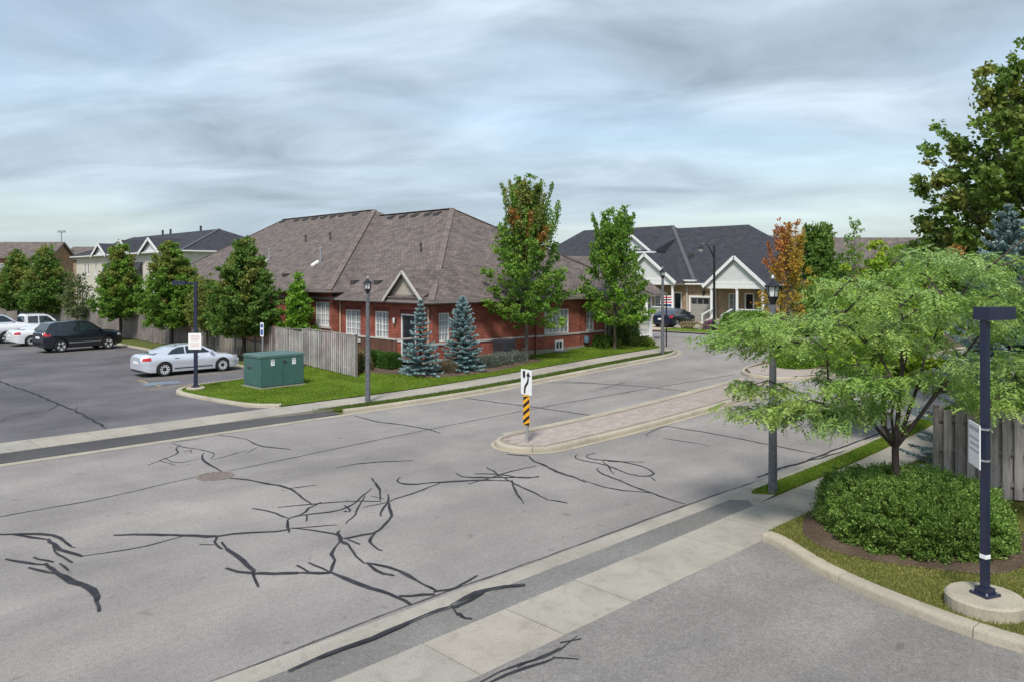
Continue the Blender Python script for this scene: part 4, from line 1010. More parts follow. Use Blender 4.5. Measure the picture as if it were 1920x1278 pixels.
m = MB(); m.box(-2.2, 2.2, 0, 6, 0, 6.2); m.build('wall', M_SIDING_T, gh3)
m = MB(); m.prism([(-2.2, 0, 6.2), (2.2, 0, 6.2), (0, 0, 8.0)], (0, 6, 0)); m.build('gable_face', M_SIDING_W, gh3)
m = MB(); m.prism([(-2.6, -.3, 5.95), (0, -.3, 8.12), (0, 6.3, 8.12), (-2.6, 6.3, 5.95)], (0, 0, .1)); m.prism([(2.6, -.3, 5.95), (0, -.3, 8.12), (0, 6.3, 8.12), (2.6, 6.3, 5.95)], (0, 0, .1)); m.build('roof', M_SHINGLE, gh3)
f3 = Frame((0, 0), (1, 0), (0, -1)); window(f3, gh3, -1.1, .3, 5.6, 6.9, 2, (1, 2), n0=.01, pane=M_PANE_D, fw=.1)
# ------------------------------------------------------------------ board fences
def fence(name, label, path, zfn, h, pitch=0.15, bw=0.102, singles=150, cap=True, post_step=2.4, wave=0.0, open_first=False, wood=None):
    wood = wood or M_FENCE
    p0 = path[0]; root = wthing(name, label, 'fence', (p0[0], p0[1], zfn(*p0)))
    rail = MB(); post_i = 0; stuff = MB(); nb = 0
    for (a, b) in zip(path[:-1], path[1:]):
        a, b = Vector((*a, 0)), Vector((*b, 0)); L = (b - a).length; d = (b - a) / L; n = Vector((-d.y, d.x, 0))
        def at(s, o, z): q = a + d * s + n * o; return Vector((q.x, q.y, zfn(q.x, q.y) + z))
        k = 0
        while k * post_step <= L + .01:
            s = min(k * post_step, L); m = MB(); q = at(s, 0, 0)
            c1, c2 = at(s, 0, -.2), at(s, 0, h + .05 + wave * math.sin(s * 1.1)); m.bar(c1, c2, .10, .10, up=d); 
            m.bar(c2, c2 + Vector((0, 0, .03)), .13, .13, up=d); m.build('post', M_FENCE, root); k += 1
            if s < L - .1:
                e = min(s + post_step, L); m = MB()
                for z in (.35, h * .55, h - .2): m.bar(at(s + .05, 0, z), at(e - .05, 0, z), .04, .09)
                if cap: m.bar(at(s, 0, h + .02 + wave * math.sin(s * 1.1)), at(e, 0, h + .02 + wave * math.sin(e * 1.1)), .12, .035)
                m.build('rail', M_FENCE, root)
        i = 0; s = .03
        while s + bw < L:
            for side in (1, -1):
                s2 = s + (pitch / 2 if side < 0 else 0)
                if s2 + bw > L: continue
                zt = h - .01 + random.uniform(-.012, .012) + (wave * math.sin(s2 * 1.1) if wave else 0); zb_ = .06 + random.uniform(-.02, .02); o = (.05 if side > 0 else -.085) if open_first else side * .036
                P = [at(s2, o - .009, zb_), at(s2 + bw, o - .009, zb_), at(s2 + bw, o + .009, zb_), at(s2, o + .009, zb_), at(s2, o - .009, zt), at(s2 + bw, o - .009, zt), at(s2 + bw, o + .009, zt), at(s2, o + .009, zt)]
                if nb < singles: m = MB(); m.hexa(P); m.build('board', M_FENCE_L if open_first and a == Vector((*path[0], 0)) else wood, root); nb += 1
                else: stuff.hexa(P)
            s += pitch
    if stuff.v: o = stuff.build('board_run', M_FENCE, root); o['kind'] = 'stuff'
    return root
def zf(x, y): return lawn_z(x, y) if y < 34 else T(x) + .13
fence('wooden_fence', 'long weathered grey board fence running behind the parking lot trees', [(18.95, 28.6), (19.75, 37.2), (19.75, 122)], zf, 1.78, pitch=.195, bw=.105, singles=270, wave=.03, open_first=True)
fence('wooden_fence', 'weathered board fence behind the clipped round shrub by the near sidewalk', [(17.15, 4.95), (18.0, 3.1), (20.2, -1.6)], lambda x, y: T(x) + .16, 1.78, pitch=.205, bw=.135, singles=200, cap=False, post_step=2.0, wood=M_FENCE_R)

# ------------------------------------------------------------------ street lamps with lanterns
def lamp(loc, label, h=4.6):
    t = thing('street_lamp', label, 'street lamp', loc, PI/4, 'concrete lamp posts with black lanterns')
    k = h - .60
    m = MB(); m.lathe([(.105, -.2), (.098, .0), (.094, .5), (.064, k)], n=8); m.build('pole', M_GREYPOLE, t, smooth=False)
    m = MB(); m.lathe([(.055, k - .12), (.058, k), (.062, k + .03), (.115, k + .165), (.12, k + .175)], n=8); m.build('holder', M_BLACKM, t)
    ln = MB(); r0, r1 = .098, .142; z0, z1 = k + .176, k + .375
    for i in range(6):
        a = 2*PI*i/6; ln.bar((r0*math.cos(a), r0*math.sin(a), z0), (r1*math.cos(a), r1*math.sin(a), z1), .016)
    ln.lathe([(.06, z1 - .001), (.175, z1), (.178, z1 + .02), (.10, z1 + .09), (.035, z1 + .14), (.03, z1 + .16)], n=12)
    l = ln.build('lantern', M_BLACKM, t)
    for i in range(6):
        a, b = 2*PI*i/6, 2*PI*(i+1)/6; m = MB(); q = .93
        m.poly([(q*r0*math.cos(a), q*r0*math.sin(a), z0), (q*r0*math.cos(b), q*r0*math.sin(b), z0), (q*r1*math.cos(b), q*r1*math.sin(b), z1), (q*r1*math.cos(a), q*r1*math.sin(a), z1)]); m.build('pane', M_LANTERN, l)
    m = MB(); m.lathe([(.02, z1 + .16), (.045, z1 + .18), (.04, z1 + .21), (.012, z1 + .25)], n=8); m.build('finial', M_GALV, t)
    return t
p = G(1449, 922, .10); lamp((p.x, p.y, T(p.x) + .10), 'lamp post with lantern nearest the clipped shrub, in the near grass strip', 4.52)
p = G(689.5, 752, .10); lamp((p.x, p.y, T(p.x) + .10), 'lamp post with lantern standing between wooden fence end and left blue spruce', 4.50)
lamp((34.0, 22.85, T(34) + .10), 'lamp post with lantern at the rounded street corner past the maples', 4.52)

hk = thing('hooked_street_light', 'tall dark street light with hooked arm in front of the porch bungalow', 'street light', (51.1, 29.8, T(51) + .1), math.radians(135))
m = MB(); m.lathe([(.14, 0), (.13, .8), (.10, .9), (.085, 6.3)], n=10); m.build('pole', M_BLACKM, hk)
m = MB(); m.tube([(.02, 0, 5.4), (.25, 0, 5.95), (.45, 0, 6.30), (.70, 0, 6.45), (.95, 0, 6.38)], [.06, .055, .05, .045, .045], 8); m.build('arm', M_BLACKM, hk)
m = MB(); m.lathe([(.06, 6.42), (.10, 6.32), (.24, 6.15), (.26, 6.05), (.2, 6.04)], (1.0, 0, 0), 14); hd = m.build('lamp_head', M_BLACKM, hk)
m = MB(); m.lathe([(.20, 6.04), (.19, 5.95), (.10, 5.82), (.02, 5.79)], (1.0, 0, 0), 12); m.build('globe', M_LANTERN, hd)

# parking lot lights: square posts with box heads and signs
def lot_light(name, label, loc, h, hd_rz, arm, head, pedestal, w=.10):
    t = thing(name, label, 'parking light', loc, 0)
    m = MB(); m.box(-w/2, w/2, -w/2, w/2, .02, h); o = m.build('post', M_NAVY, t); o.rotation_euler.z = hd_rz
    m = MB(); m.box(-.13, .13, -.13, .13, .0, .035); m.box(-.085, .085, -.085, .085, .035, .10); b = m.build('base_plate', M_NAVY, t); b.rotation_euler.z = hd_rz
    for a in (-.1, .1):
        for c_ in (-.1, .1): m = MB(); m.lathe([(.014, .035), (.014, .06)], (a, c_, 0), 6); m.build('bolt', M_GALV, b)
    m = MB(); a0, a1 = arm; hx, hy, hz = head
    if a1 > a0 + .02: m.box(a0, a1, -.035, .035, h - .09, h - .02)
    m.box(a1, a1 + hx, -hy/2, hy/2, h - .02 - hz + .03, h + .03); o = m.build('lamp_head', M_NAVY, t); o.rotation_euler.z = hd_rz
    m = MB(); m.box(a1 + .04, a1 + hx - .04, -hy/2 + .04, hy/2 - .04, h - .03 - hz + .03, h - .0205 - hz + .03); g = m.build('lens', M_LANTERN, o)
    m = MB(); m.lathe([(pedestal[0], -.15), (pedestal[0], pedestal[1] - .03), (pedestal[0] - .03, pedestal[1])], (0, 0, -pedestal[1]), 28); m.build('pedestal', M_KERB, t)
    return t
p = Vector((11.78, 2.80, .35))
nl = lot_light('parking_lot_light', 'navy square post light on round concrete base beside the clipped shrub', (p.x, p.y, .35), 3.82, math.radians(-24), (-.07, -.07), (.50, .24, .15), (.48, .19), .085)
m = MB(); m.box(-.012, .0, -.24, .24, 1.72, 2.30); sg = m.build('sign_plate', M_SIGNW, nl); sg.rotation_euler.z = math.radians(-60.5); sg.location = (-.060, .105, .0)
m = MB(); m.box(-.0135, -.012, -.21, .21, 2.20, 2.25); m.box(-.0135, -.012, -.21, .21, 2.08, 2.11); m.box(-.0135, -.012, -.21, .16, 2.0, 2.03); m.box(-.0135, -.012, -.21, .2, 1.92, 1.95); m.build('print', M_SIGNGREY, sg)
for z in (1.80, 2.22): m = MB(); m.box(-.055, .055, -.055, .055, z - .012, z + .012); m.build('strap', M_GALV, nl)
m = MB(); m.box(-.046, .046, -.046, .046, .49, .545); o = m.build('sticker', M_SIGNW, nl); o.rotation_euler.z = math.radians(-24)
p = G(367, 725, .20)
fl_ = lot_light('parking_lot_light', 'navy square post light with a white sign at the lot island beside the silver sedan', (p.x, p.y, T(p.x) + .20), 4.22, math.radians(135), (.0, .38), (.52, .26, .13), (.36, .06), .12)
m = MB(); m.box(-.26, .26, -.012, 0, 1.52, 2.16); sg = m.build('sign_plate', M_SIGNW, fl_); sg.rotation_euler.z = -PI/4; sg.location = (-.055, -.055, 0)
m = MB()
for z, a in ((2.06, .17), (2.0, .2), (1.94, .2), (1.88, .15), (1.76, .18), (1.70, .18), (1.64, .16)): m.box(-a, a, -.0145, -.012, z - .018, z + .018)
m.build('print', M_SIGNPINK, sg)

# keep-right sign with hazard marker on the median nose
p = G(989, 829, .14)
ks = thing('keep_right_sign', 'keep right arrow sign over black and yellow hazard board on the paved median', 'traffic sign', (p.x, p.y, T(p.x) + .14), math.radians(-8))
m = MB(); m.tube([(0, 0, -.1), (0, 0, 1.98)], .032, 10); m.build('post', M_GALV, ks)
def plate_yz(w, z0, z1, r=.03):
    pts = []
    for cx, cz, a0 in ((w/2 - r, z0 + r, -90), (w/2 - r, z1 - r, 0), (-w/2 + r, z1 - r, 90), (-w/2 + r, z0 + r, 180)):
        for k in range(4): a = math.radians(a0 + 30*k); pts.append((0, cx + r*math.cos(a), cz + r*math.sin(a)))
    return pts
m = MB(); m.prism([(-.042, y, z) for _, y, z in plate_yz(.47, 1.30, 1.98)], (.006, 0, 0)); pl = m.build('sign_plate', M_SIGNW, ks)
def sy(px): return (22.5 - px) / 45 * .44          # sign drawing: px to the right on the face
def face(pts, x, th=.002): m = MB(); m.prism([(x, sy(a), 1.30 + b) for a, b in pts], (-th, 0, 0)); return m
face([(7, .64), (18, .64), (18, .52), (17, .47), (14.5, .44), (12.5, .43), (10.5, .44), (8, .47), (7, .52)], -.042).build('island_symbol', M_BLACK, pl)
face([(12, .03), (19, .03), (19.5, .13), (21, .19), (25, .24), (30, .29), (33, .34), (34, .42), (34, .50), (41.5, .50), (31, .63), (21.5, .50), (27.5, .50), (27.5, .43), (26.5, .38), (23, .33), (17, .27), (13, .21), (12, .13)], -.042).build('arrow', M_BLACK, pl)
m = MB(); m.prism([(-.040, y, z) for _, y, z in plate_yz(.27, .46, 1.285, .025)], (.006, 0, 0)); hz = m.build('hazard_board', M_YELLOW, ks)
for k in range(-1, 5):
    z = .50 + k * .21; q = []
    # stripes fall towards the left edge of the face
    pts = [(.135, z), (.135, z + .10), (-.135, z + .28), (-.135, z + .18)]
    cl = [(y, min(max(zz, .47), 1.275)) for y, zz in pts]
    if max(c_[1] for c_ in cl) - min(c_[1] for c_ in cl) < .06: continue
    m = MB(); m.prism([(-.040, y * .985, zz) for y, zz in cl], (-.002, 0, 0)); m.build('stripe', M_BLACK, hz)

# accessible parking sign by the fence
p_ = Vector((18.4, 36.1, .13))
ap = thing('accessible_parking_sign', 'small white and blue parking sign on a post behind the green transformer box', 'sign', p_, 0)
m = MB(); m.box(-.025, .025, -.03, .03, -.1, 2.15); m.build('post', M_GALV, ap)
m = MB(); m.box(-.04, -.028, -.17, .17, 1.5, 2.2); sg = m.build('sign_plate', M_SIGNW, ap)
m = MB(); m.box(-.042, -.04, -.12, .12, 1.58, 1.85); m.box(-.042, -.04, -.12, .12, 1.95, 2.12); m.build('symbol_panel', M_SIGNBLUE, sg)

# street name signs at the corner
sn = thing('street_name_sign', 'two red and white blade signs on a dark post at the corner', 'street sign', (37.2, 24.75, T(37) + .1), math.radians(-45))
m = MB(); m.tube([(0, 0, -.1), (0, 0, 2.95)], .04, 8); m.build('post', M_BLACKM, sn)
for z, rz in ((2.70, .35), (2.42, -.3)):
    m = MB(); m.box(-.34, .34, -.012, .012, z, z + .20); b = m.build('sign_blade', M_SIGNW, sn); b.rotation_euler.z = rz
    m = MB(); m.box(-.33, .33, -.014, .014, z + .06, z + .14); o = m.build('band', M_RED, b)

# ------------------------------------------------------------------ transformer box
t1 = G(489, 728, .15); t2 = G(569.5, 719, .15); t3 = G(456.6, 721.5, .15)
tw, td = (t2 - t1).length, (t3 - t1).length
tf = thing('transformer_box', 'large dark green electrical transformer cabinet on the grass island', 'transformer', (t1.x, t1.y, T(t1.x) + .12), math.atan2(t2.y - t1.y, t2.x - t1.x))
TH = 1.36
m = MB(); m.box(-.06, tw + .06, -.08, td + .06, -.15, .05); m.build('pad', M_FOUND, tf)
m = MB(); m.box(0, tw, .0, td, .05, TH - .09); m.build('cabinet', M_TRANS, tf)
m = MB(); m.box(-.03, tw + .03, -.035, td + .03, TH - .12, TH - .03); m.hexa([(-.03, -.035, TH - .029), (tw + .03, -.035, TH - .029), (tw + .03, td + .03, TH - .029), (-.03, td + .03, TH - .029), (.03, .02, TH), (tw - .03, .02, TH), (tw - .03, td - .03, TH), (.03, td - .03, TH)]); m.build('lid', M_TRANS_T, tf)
for a, b in ((.02, tw/2 - .008), (tw/2 + .008, tw - .02)):
    m = MB(); m.box(a, b, -.022, -.001, .10, TH - .13); d_ = m.build('door', M_TRANS, tf)
    c_ = a + (b - a) * .52; m = MB(); m.box(c_ - .085, c_ + .085, -.026, -.022, TH - .45, TH - .19); l_ = m.build('warning_label', M_SIGNW, d_)
    m = MB(); m.box(c_ - .085, c_ + .085, -.028, -.026, TH - .27, TH - .19)
    m.box(c_ - .05, c_ + .05, -.028, -.026, TH - .36, TH - .31)
    m.build('print', M_SIGNGREY, l_)
m = MB(); m.box(tw/2 + .02, tw/2 + .13, -.055, -.022, TH - .35, TH - .27); m.build('handle', M_DARKMETAL, tf)
m = MB(); m.box(-.03, -.0, td*.55, td*.75, .78, .84); m.build('side_latch', M_DARKMETAL, tf)
m = MB(); m.box(-.002, .0 + .004, .1, td - .1, .12, .14); m.build('seam', M_DARKMETAL, tf)

# ------------------------------------------------------------------ cars
def sm_interp(pts, xs, w=7):
    x, y = zip(*pts); v = np.interp(xs, x, y)
    k = np.ones(w) / w; vp = np.pad(v, w//2, mode='edge'); return np.convolve(vp, k, 'valid')
WHEELS = {}
def wheel_meshes(R, w, spokes):
    key = (R, w, spokes)
    if key in WHEELS: return WHEELS[key]
    t = MB(); t.lathe([(R*.66, -w/2 + .02), (R*.70, -w/2), (R*.93, -w/2), (R, -w/2 + .035), (R, w/2 - .035), (R*.93, w/2), (R*.70, w/2), (R*.66, w/2 - .02)], n=28, axis='y'); tm = t.mesh('tyre', smooth=True); tm.materials.append(M_TYRE)
    r = MB(); r.lathe([(R*.60, -w/2 + .03), (R*.68, -w/2 + .012), (R*.68, w/2 - .012), (R*.60, w/2 - .03)], n=28, axis='y')
    for k in range(spokes):
        a = 2*PI*k/spokes
        for f in (-.03, .03):
            r.bar((0.04*math.cos(a), -w/2 + .045, .04*math.sin(a)), (R*.63*math.cos(a + f*2), -w/2 + .03, R*.63*math.sin(a + f*2)), R*(.15 if spokes > 6 else .27), .04, up=(0, 1, 0))
    r.lathe([(.01, -w/2 + .02), (.055, -w/2 + .022), (.06, -w/2 + .06), (.01, -w/2 + .06)], n=14, axis='y')
    rm = r.mesh('rim', smooth=True); rm.materials.append(M_RIM)
    d = MB(); d.lathe([(.01, -w/2 + .10), (R*.62, -w/2 + .10), (R*.62, w/2 - .06), (.01, w/2 - .06)], n=24, axis='y'); dm = d.mesh('hub'); dm.materials.append(M_PLASTIC)
    WHEELS[key] = (tm, rm, dm); return WHEELS[key]
def car(name, label, cat, loc, rz, S, paint):
    """S: spec; +x is the front, z up"""
    t = thing(name, label, cat, loc, rz)
    L, W, zb = S['L'], S['W'], S['zb']; N = 72
    xs = np.linspace(-L/2, L/2, N); zt = sm_interp(S['top'], xs, 5); hw = sm_interp(S['plan'], xs, 7) * W / 2; zlo = sm_interp([(-L/2, zb + .16), (-L/2 + .25, zb + .02), (-L/2 + .7, zb), (L/2 - .7, zb), (L/2 - .25, zb + .0), (L/2, zb + .10)], xs, 5)
    def side_y(x, z):
        w = np.interp(x, xs, hw); a, b = np.interp(x, xs, zlo), np.interp(x, xs, zt); q = min(1, max(0, (z - a) / (b - a)))
        return w * (1 - .13 * max(0, (q - .62) / .38) ** 2 - .05 * (1 - q) ** 3 - (.012 if .30 < q < .42 else 0))
    Q = [0, .06, .15, .28, .36, .44, .55, .66, .76, .86, .94, 1.0]; C = [.85, .6, .3, 0]
    V = []; F = []; per = None
    for i, x in enumerate(xs):
        half = [(0, zlo[i]), (side_y(x, zlo[i]) * .75, zlo[i])]
        for q in Q: z = zlo[i] + (zt[i] - zlo[i]) * q; half.append((side_y(x, z), z))
        ye, ze = half[-1]
        for c_ in C: half.append((ye * c_, ze + .035 * (1 - c_ * c_)))
        ring = [(x, -y, z) for y, z in half] + [(x, y, z) for y, z in reversed(half[1:-1])]
        per = len(ring); V += ring
    for i in range(N - 1):
        for k in range(per): F.append((i*per + k, i*per + (k+1) % per, (i+1)*per + (k+1) % per, (i+1)*per + k))
    F += [tuple(range(per)), tuple(range((N-1)*per, N*per))]
    mb = MB(); mb.add(V, F); body = mb.build('body', paint, t, smooth=True, angle=38)
    # greenhouse frustum in body colour, glass let in
    P = S['cab']; zc0 = min(p[1] for p in P); zc1 = max(p[1] for p in P); yb, yr = S['cab_w']
    def cab_y(z): return yb - (yb - yr) * (z - zc0) / (zc1 - zc0)
    gm = MB(); n = len(P); crown = [.0] * n
    lo = [(x, -cab_y(z), z) for x, z in P]; hi = [(x, cab_y(z), z) for x, z in P]
    mid = [(x, 0, z + (.035 if z > zc0 + .15 else 0)) for x, z in P]
    gm.add(lo + mid + hi, [tuple(range(n)), tuple(reversed(range(2*n, 3*n)))] + [(i, i + 1, n + i + 1, n + i) for i in range(n - 1)] + [(n + i, n + i + 1, 2*n + i + 1, 2*n + i) for i in range(n - 1)] + [(n - 1, 0, n, 2*n - 1), (2*n - 1, n, 2*n, 3*n - 1)])
    gm.build('roof', paint, t, smooth=True, angle=28)
    for poly in S['side_glass']:
        for s in (-1, 1):
            m = MB(); m.prism([(x, s * (cab_y(z) + .003), z) for x, z in poly], (0, s * .006, 0)); m.build('side_window', M_CARGLASS, t)
    for (xa, za, xb, zb_, nm) in S['screens']:
        m = MB(); d = Vector((xb - xa, 0, zb_ - za)); nn = Vector((-d.z, 0, d.x)).normalized()
        if nn.z < 0: nn = -nn
        ya, yb_ = cab_y(za) - .10, cab_y(zb_) - .09; o = nn * .012; a2, b2 = Vector((xa, 0, za)) + d * .06, Vector((xb, 0, zb_)) - d * .07
        c1, c2 = .012, .03
        m.hexa([a2 + Vector((0, -ya, 0)) + o*.2, a2 + Vector((0, ya, 0)) + o*.2, b2 + Vector((0, yb_, 0)) + o*.2, b2 + Vector((0, -yb_, 0)) + o*.2] + [a2 + Vector((0, -ya, 0)) + o*1.5, a2 + Vector((0, ya, 0)) + o*1.5, b2 + Vector((0, yb_, 0)) + o*1.5 + Vector((0,0,.008)), b2 + Vector((0, -yb_, 0)) + o*1.5 + Vector((0,0,.008))]); m.build(nm, M_CARGLASS, t)
    # wheel arches
    R = S['R']; cut = MB()
    for wx in S['wheels']:
        for s in (-1, 1): cut.lathe([(R*1.15, s*W*.5 - .36), (R*1.15, s*W*.5 + .36)], (wx, 0, R), 26, axis='y')
    if S.get('bed'):
        bx0, bx1, by, bz0 = S['bed']; cut.box(bx0, bx1, -by, by, bz0, bz0 + 2)
    cme = cut.mesh('cutter'); co = bpy.data.objects.new('cutter', cme); COL.objects.link(co); co.parent = t
    md = body.modifiers.new('arch', 'BOOLEAN'); md.operation = 'DIFFERENCE'; md.object = co; md.solver = 'EXACT'
    bpy.context.view_layer.update(); dgp = bpy.context.evaluated_depsgraph_get()
    nm_ = bpy.data.meshes.new_from_object(body.evaluated_get(dgp)); body.modifiers.clear()
    if len(nm_.polygons) > 500: body.data = nm_
    bpy.data.objects.remove(co)
    if len(body.data.materials) == 0: body.data.materials.append(paint)
    inn = MB()
    for wx in S['wheels']: inn.box(wx - R*1.12, wx + R*1.12, -W*.5 + .33, W*.5 - .33, zb + .02, R*2.05)
    inn.box(-L/2 + .4, L/2 - .4, -W/2 + .12, W/2 - .12, zb - .04, zb + .06); inn.build('underbody', M_PLASTIC, t)
    tm, rm, dm = wheel_meshes(R, .225, S['spokes'])
    for wx in S['wheels']:
        for s in (-1, 1):
            w = link_mesh('wheel', dm, None, t); w.location = (wx, s * (W/2 - .125), R); w.rotation_euler = (0, random.uniform(0, 1) if s < 0 else 0, 0 if s < 0 else PI)
            link_mesh('tyre', tm, None, w); link_mesh('rim', rm, None, w)
    def patch(x0, x1, z0, z1, s, off, nx=10, nz=5, slope=0.0):
        g = []; f = []
        for i in range(nx + 1):
            for j in range(nz + 1):
                z = z0 + (z1 - z0)*j/nz; x = x0 + (x1 - x0)*i/nx + slope*(z - z0); g.append((x, s * (side_y(x, z) + off), z))
        for i in range(nx):
            for j in range(nz): a = i*(nz+1) + j; f.append((a, a + nz + 1, a + nz + 2, a + 1))
        m = MB(); m.add(g, f); return m
    for s in (-1, 1):
        for (x0, x1, z0, z1) in S['doors']:
            d = patch(x0, x1, z0, z1, s, .006).build('door', paint, t, smooth=True)
            m = MB(); hx = x0 + .09; y = side_y(hx, z1 - .07); m.box(hx, hx + .2, s*(y + .012) - .014, s*(y + .012) + .014, z1 - .085, z1 - .055); m.build('handle', S.get('trim', paint), d)
        for (x0, x1, z0, z1) in S.get('mold', []): patch(x0, x1, z0, z1, s, .012, 12, 2).build('side_trim', S.get('moldmat', M_PLASTIC), t)
        for (x0, x1, z0, z1, mt, nm2) in S['lights']: patch(x0, x1, z0, z1, s, .010, 5, 4).build(nm2, mt, t, smooth=True)
        mx, mz = S['mirror']; m = MB(); y = side_y(mx, mz - .05); m.hexa([(mx - .05, s*(y - .02), mz - .03), (mx + .07, s*(y - .02), mz - .02), (mx + .05, s*(y + .18), mz), (mx - .06, s*(y + .18), mz), (mx - .05, s*(y - .02), mz + .09), (mx + .06, s*(y - .02), mz + .09), (mx + .04, s*(y + .17), mz + .13), (mx - .06, s*(y + .17), mz + .13)]); m.build('mirror', paint, t, smooth=True)
    for (xe, hw2, z0, z1, mt, nm2) in S['ends']:
        m = MB(); sg_ = 1 if xe > 0 else -1; x = np.interp(0, [0], [xe]); m.box(min(xe, xe + sg_*.02), max(xe, xe + sg_*.02), -hw2, hw2, z0, z1); m.build(nm2, mt, t)
    return t
SEDAN = dict(L=4.78, W=1.84, zb=.20, R=.335, wheels=(1.44, -1.38), spokes=10,
    top=[(-2.39, .84), (-2.32, .98), (-2.1, 1.03), (-1.6, 1.02), (-.8, .97), (.6, .94), (1.1, .93), (1.7, .87), (2.1, .78), (2.3, .68), (2.39, .58)],
    plan=[(-2.39, .70), (-2.3, .84), (-1.95, .95), (-1.2, 1.0), (1.2, 1.0), (1.9, .96), (2.2, .86), (2.39, .66)],
    cab=[(-1.95, .97), (-1.62, 1.10), (-1.05, 1.30), (-.55, 1.40), (-.1, 1.425), (.25, 1.40), (.55, 1.30), (1.02, 1.05), (1.25, .90), (0, .88), (-1.2, .88)], cab_w=(.84, .58),
    side_glass=[[(-1.22, 1.02), (-.40, 1.02), (-.40, 1.345), (-.68, 1.33), (-.98, 1.22)], [(-.33, 1.02), (.86, 1.00), (.50, 1.25), (.22, 1.34), (-.33, 1.355)]],
    screens=[(-1.95, .99, -.55, 1.405, 'rear_window'), (1.20, .95, .25, 1.405, 'windscreen')],
    doors=[(-1.0, -.06, .42, .90), (-.04, .98, .42, .90)], mold=[(-.92, .92, .33, .375)], moldmat=M_PLASTIC, trim=M_CHROME,
    lights=[(-2.34, -1.98, .76, .92, M_TAIL, 'tail_lamp'), (1.98, 2.32, .66, .79, M_HEAD, 'headlight')], mirror=(.88, 1.0),
    ends=[(-2.39, .26, .60, .72, M_SIGNW, 'number_plate'), (2.38, .5, .36, .52, M_PLASTIC, 'grille'), (-2.36, .62, .24, .34, M_PLASTIC, 'rear_valance')])
SUV = dict(L=4.86, W=1.87, zb=.27, R=.365, wheels=(1.45, -1.44), spokes=5,
    top=[(-2.43, .98), (-2.38, 1.14), (-2.2, 1.18), (-1, 1.12), (.8, 1.10), (1.2, 1.12), (1.8, 1.10), (2.2, 1.04), (2.38, .92), (2.43, .66)],
    plan=[(-2.43, .76), (-2.36, .88), (-2.0, .97), (-1.2, 1.0), (1.2, 1.0), (1.95, .97), (2.25, .88), (2.43, .70)],
    cab=[(-2.30, 1.12), (-2.22, 1.30), (-2.0, 1.60), (-1.7, 1.68), (-.8, 1.725), (0, 1.72), (.30, 1.67), (.60, 1.52), (1.12, 1.14), (1.3, 1.02), (0, 1.0), (-2.2, 1.0)], cab_w=(.86, .64),
    side_glass=[[(-2.02, 1.22), (-1.32, 1.16), (-1.32, 1.60), (-1.86, 1.56)], [(-1.24, 1.16), (-.36, 1.14), (-.36, 1.64), (-1.24, 1.62)], [(-.28, 1.14), (.92, 1.15), (.52, 1.47), (.26, 1.61), (-.28, 1.64)]],
    screens=[(-2.30, 1.16, -1.95, 1.62, 'rear_window'), (1.12, 1.14, .30, 1.67, 'windscreen')],
    doors=[(-1.05, -.30, .46, 1.06), (-.28, .92, .46, 1.06)], mold=[(-.98, .98, .50, .545)], moldmat=M_CHROME, trim=M_CARBLACK,
    lights=[(-2.40, -2.05, .92, 1.10, M_TAIL, 'tail_lamp'), (2.02, 2.34, .78, .92, M_HEAD, 'headlight')], mirror=(.88, 1.16),
    ends=[(-2.42, .26, .78, .90, M_SIGNW, 'number_plate'), (2.41, .55, .5, .72, M_PLASTIC, 'grille'), (-2.41, .7, .34, .60, M_PLASTIC, 'rear_bumper')])
PICKUP = dict(L=5.85, W=1.98, zb=.36, R=.40, wheels=(1.85, -1.75), spokes=5,
    top=[(-2.92, 1.18), (-2.86, 1.28), (-.65, 1.28), (.9, 1.26), (1.3, 1.24), (2.5, 1.18), (2.8, 1.06), (2.92, .80)],
    plan=[(-2.92, .92), (-2.7, .98), (-1.5, 1.0), (1.8, 1.0), (2.5, .97), (2.92, .84)],
    cab=[(-.62, 1.24), (-.60, 1.78), (-.45, 1.90), (.2, 1.93), (.75, 1.90), (1.0, 1.78), (1.62, 1.22), (1.7, 1.15), (-.6, 1.15)], cab_w=(.90, .72),
    side_glass=[[(-.42, 1.32), (.22, 1.31), (.22, 1.80), (-.40, 1.78)], [(.30, 1.31), (1.34, 1.30), (.92, 1.70), (.78, 1.79), (.30, 1.80)]],
    screens=[(-.62, 1.34, -.60, 1.80, 'rear_window'), (1.62, 1.24, .85, 1.86, 'windscreen')],
    doors=[(-.58, .24, .55, 1.22), (.26, 1.30, .55, 1.22)], trim=M_CARWHITE,
    lights=[(-2.90, -2.74, .92, 1.22, M_TAIL, 'tail_lamp'), (2.5, 2.84, .88, 1.05, M_HEAD, 'headlight')], mirror=(1.25, 1.36), bed=(-2.8, -.72, .80, .78),
    ends=[(-2.92, .85, .50, .66, M_CHROME, 'rear_bumper'), (2.90, .7, .6, .9, M_PLASTIC, 'grille')])
LZ = .062
car('silver_sedan', 'silver four door sedan parked next to the green transformer box', 'car', (15.02, 37.12, LZ), 0.0, SEDAN, M_SILVER).scale = (.97, .97, .97)
car('black_suv', 'black suv parked nose to the board fence with red tail lamp', 'suv', (14.85, 53.3, LZ), math.radians(8), SUV, M_CARBLACK).scale = (.97, 1, 1.07)
car('white_sedan', 'white sedan half hidden behind the black suv', 'car', (14.75, 59.4, LZ), math.radians(4), SEDAN, M_CARWHITE)
car('white_pickup', 'white pickup truck parked behind the white sedan', 'pickup truck', (14.45, 63.0, LZ), math.radians(4), PICKUP, M_CARWHITE)
car('pale_sedan', 'pale silver car cut by the photo edge beyond the white pickup', 'car', (13.6, 69.2, LZ), math.radians(4), SUV, M_SILVER)
S2 = dict(SEDAN); S2['spokes'] = 5
car('dark_sedan', 'dark navy sedan on the driveway of the porch bungalow', 'car', (53.2, 34.6, T(53) + .115), math.radians(7), S2, M_CARNAVY)
